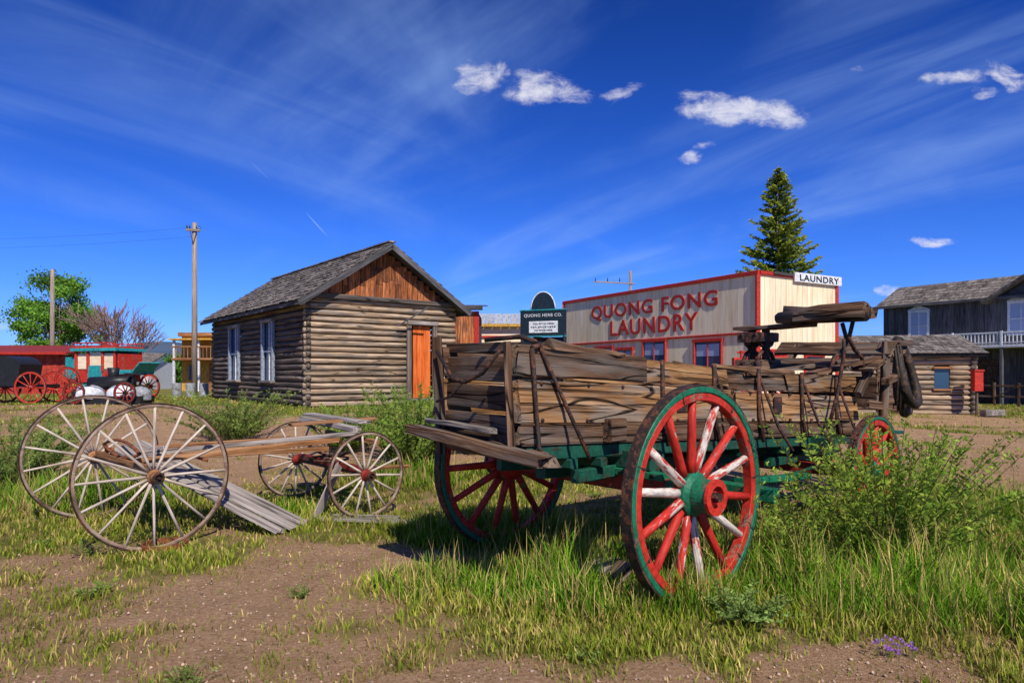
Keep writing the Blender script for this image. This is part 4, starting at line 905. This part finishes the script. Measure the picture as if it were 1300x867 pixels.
# ---------------------------------------------------------------- world
SUN=V((.36,-.933,0)).normalized(); EL=math.radians(45)
wd=bpy.data.worlds.new("World"); sc.world=wd; wd.use_nodes=True; nt=wd.node_tree; nt.nodes.clear()
out=nt.nodes.new('ShaderNodeOutputWorld'); bgk=nt.nodes.new('ShaderNodeBackground'); bgk.inputs[1].default_value=.12; nt.links.new(bgk.outputs[0],out.inputs[0])
sky=nt.nodes.new('ShaderNodeTexSky'); sky.sky_type='NISHITA'; sky.sun_disc=False; sky.sun_elevation=EL; sky.sun_rotation=math.atan2(SUN.x,SUN.y); sky.ozone_density=3.5; sky.air_density=1.0; sky.dust_density=.3
def mth(op,a_,b_=None,c_=None):
    n=nt.nodes.new('ShaderNodeMath'); n.operation=op
    for i,x in enumerate((a_,b_,c_)):
        if x is None: continue
        if isinstance(x,(int,float)): n.inputs[i].default_value=x
        else: nt.links.new(x,n.inputs[i])
    return n.outputs[0]
hs_=nt.nodes.new('ShaderNodeHueSaturation'); hs_.inputs['Saturation'].default_value=1.25; nt.links.new(sky.outputs[0],hs_.inputs['Color'])
tc=nt.nodes.new('ShaderNodeTexCoord'); sp=nt.nodes.new('ShaderNodeSeparateXYZ'); nt.links.new(tc.outputs['Generated'],sp.inputs[0])
x_,y_,z_=sp.outputs
skyc=mix(nt,1.,hs_.outputs[0],(.30,.55,1.34),'MULTIPLY')
# darker towards the zenith (polarised, dry mountain air)
zr=nt.nodes.new('ShaderNodeMapRange'); zr.inputs[1].default_value=.04; zr.inputs[2].default_value=.50; zr.inputs[3].default_value=1.12; zr.inputs[4].default_value=.54; nt.links.new(z_,zr.inputs[0])
vm=nt.nodes.new('ShaderNodeVectorMath'); vm.operation='SCALE'; nt.links.new(skyc,vm.inputs[0]); nt.links.new(zr.outputs[0],vm.inputs['Scale']); skyc=vm.outputs[0]
yy=mth('MAXIMUM',y_,.05); u=mth('DIVIDE',x_,yy); v=mth('DIVIDE',z_,yy)
front=mth('GREATER_THAN',y_,.06)
cb_=nt.nodes.new('ShaderNodeCombineXYZ'); nt.links.new(u,cb_.inputs[0]); nt.links.new(mth('MULTIPLY',v,1.6),cb_.inputs[1])
wn=nt.nodes.new('ShaderNodeTexNoise'); wn.inputs['Scale'].default_value=12; wn.inputs['Detail'].default_value=5; nt.links.new(cb_.outputs[0],wn.inputs['Vector'])
ws_=nt.nodes.new('ShaderNodeSeparateColor'); nt.links.new(wn.outputs['Color'],ws_.inputs[0])
uw=mth('ADD',u,mth('MULTIPLY',mth('SUBTRACT',ws_.outputs[0],.5),.09)); vw=mth('ADD',v,mth('MULTIPLY',mth('SUBTRACT',ws_.outputs[1],.5),.045))
cl=None
for px,py,rx,ry,an,dn in [(605,98,34,24,.35,.95),(690,113,54,22,-.12,1),(783,117,38,12,.25,.8),(948,143,90,24,-.14,1.2),(878,202,20,9,.1,.8),(1212,97,48,12,.05,.8),(1278,93,34,14,-.4,.9),(1250,116,22,9,.3,.7),(1185,308,30,8,0,.95),(1142,367,28,8,0,.95),(1088,88,14,9,.5,.5),(15,411,50,10,0,.7),(895,188,12,6,0,.5)]:
    cu,cv_=(px-650)/867,(475-py)/867; ru,rv=rx/867*1.15,ry/867*1.15
    du=mth('SUBTRACT',uw,cu); dv=mth('SUBTRACT',vw,cv_); ca,sa=math.cos(an),math.sin(an)
    p_=mth('DIVIDE',mth('ADD',mth('MULTIPLY',du,ca),mth('MULTIPLY',dv,sa)),ru); q_=mth('DIVIDE',mth('SUBTRACT',mth('MULTIPLY',dv,ca),mth('MULTIPLY',du,sa)),rv)
    m1=mth('MULTIPLY',mth('MAXIMUM',mth('SUBTRACT',1.,mth('ADD',mth('MULTIPLY',p_,p_),mth('MULTIPLY',q_,q_))),0.),dn)
    cl=m1 if cl is None else mth('MAXIMUM',cl,m1)
nz=noise(nt,cb_.outputs[0],24,10,.70,.3)
den=mth('ADD',cl,mth('MULTIPLY',mth('SUBTRACT',nz,.55),2.8))
dr=nt.nodes.new('ShaderNodeMapRange'); dr.interpolation_type='SMOOTHSTEP'; dr.inputs[1].default_value=.0; dr.inputs[2].default_value=1.3; nt.links.new(den,dr.inputs[0])
edge=nt.nodes.new('ShaderNodeMapRange'); edge.interpolation_type='SMOOTHSTEP'; edge.inputs[1].default_value=0; edge.inputs[2].default_value=.5; nt.links.new(cl,edge.inputs[0])
cmask=mth('MULTIPLY',mth('MULTIPLY',dr.outputs[0],edge.outputs[0]),mth('MULTIPLY',front,.92))
ct=None
for px,py,rx,ry,an,dn in [(402,285,24,1.1,-.83,.5),(328,215,24,.9,-.75,.3)]:
    cu,cv_=(px-650)/867,(475-py)/867; ru,rv=rx/867,ry/867
    du=mth('SUBTRACT',u,cu); dv=mth('SUBTRACT',v,cv_); ca,sa=math.cos(an),math.sin(an)
    p_=mth('DIVIDE',mth('ADD',mth('MULTIPLY',du,ca),mth('MULTIPLY',dv,sa)),ru); q_=mth('DIVIDE',mth('SUBTRACT',mth('MULTIPLY',dv,ca),mth('MULTIPLY',du,sa)),rv)
    m1=mth('MULTIPLY',mth('MULTIPLY',mth('MAXIMUM',mth('SUBTRACT',1.,mth('ADD',mth('MULTIPLY',p_,p_),mth('MULTIPLY',q_,q_))),0.),dn),front)
    ct=m1 if ct is None else mth('MAXIMUM',ct,m1)
# cirrus on a high plane
zp=mth('ADD',mth('MAXIMUM',z_,0.),.22); px_=mth('DIVIDE',x_,zp); py_=mth('DIVIDE',y_,zp)
def cirrus(dx,sa_,sl_,lo,hi,amp,off,dist=.9):
    dl=math.hypot(dx,1); al=mth('ADD',mth('MULTIPLY',px_,dx/dl),mth('MULTIPLY',py_,1/dl)); ac=mth('ADD',mth('MULTIPLY',px_,1/dl),mth('MULTIPLY',py_,-dx/dl))
    c2=nt.nodes.new('ShaderNodeCombineXYZ'); nt.links.new(mth('MULTIPLY_ADD',ac,sa_,off),c2.inputs[0]); nt.links.new(mth('MULTIPLY',al,sl_),c2.inputs[1])
    n1=noise(nt,c2.outputs[0],1.0,7,.55,dist)
    cr=nt.nodes.new('ShaderNodeMapRange'); cr.interpolation_type='SMOOTHSTEP'; cr.inputs[1].default_value=lo; cr.inputs[2].default_value=hi; cr.inputs[4].default_value=amp; nt.links.new(n1,cr.inputs[0]); return cr.outputs[0]
cir=mth('ADD',mth('MULTIPLY',cirrus(-.9,2.6,.5,.40,.78,.38,3.),cirrus(-.5,.9,.6,.40,.62,1.,7.)),mth('MULTIPLY',cirrus(.9,2.4,.4,.45,.85,.38,21.),cirrus(.4,.8,.5,.45,.65,1.,33.)))
cir=mth('MAXIMUM',mth('MINIMUM',cir,.4),ct)
col=mix(nt,cir,skyc,(2.9,4.6,8.2))
col=mix(nt,cmask,col,(6.8,6.8,7.6))
nt.links.new(col,bgk.inputs[0])
sl=bpy.data.lights.new('sun','SUN'); sl.energy=5.0; sl.angle=math.radians(.5); sl.color=(1,.94,.82)
so=bpy.data.objects.new('sun',sl); sc.collection.objects.link(so)
sd=V((SUN.x*math.cos(EL),SUN.y*math.cos(EL),math.sin(EL))); so.rotation_euler=sd.to_track_quat('Z','Y').to_euler(); so.location=sd*50
cam=bpy.data.cameras.new('camera'); cam.lens=24; cam.sensor_width=36; cam.shift_y=.032; cam.clip_end=6000; cam.clip_start=.05
co=bpy.data.objects.new('camera',cam); sc.collection.objects.link(co); co.location=(0,0,1.5); co.rotation_euler=(math.radians(90),0,0); sc.camera=co
sc.view_settings.view_transform='Standard'; sc.view_settings.look='None'; sc.view_settings.exposure=0; sc.view_settings.gamma=1
print('objects',len(bpy.data.objects))
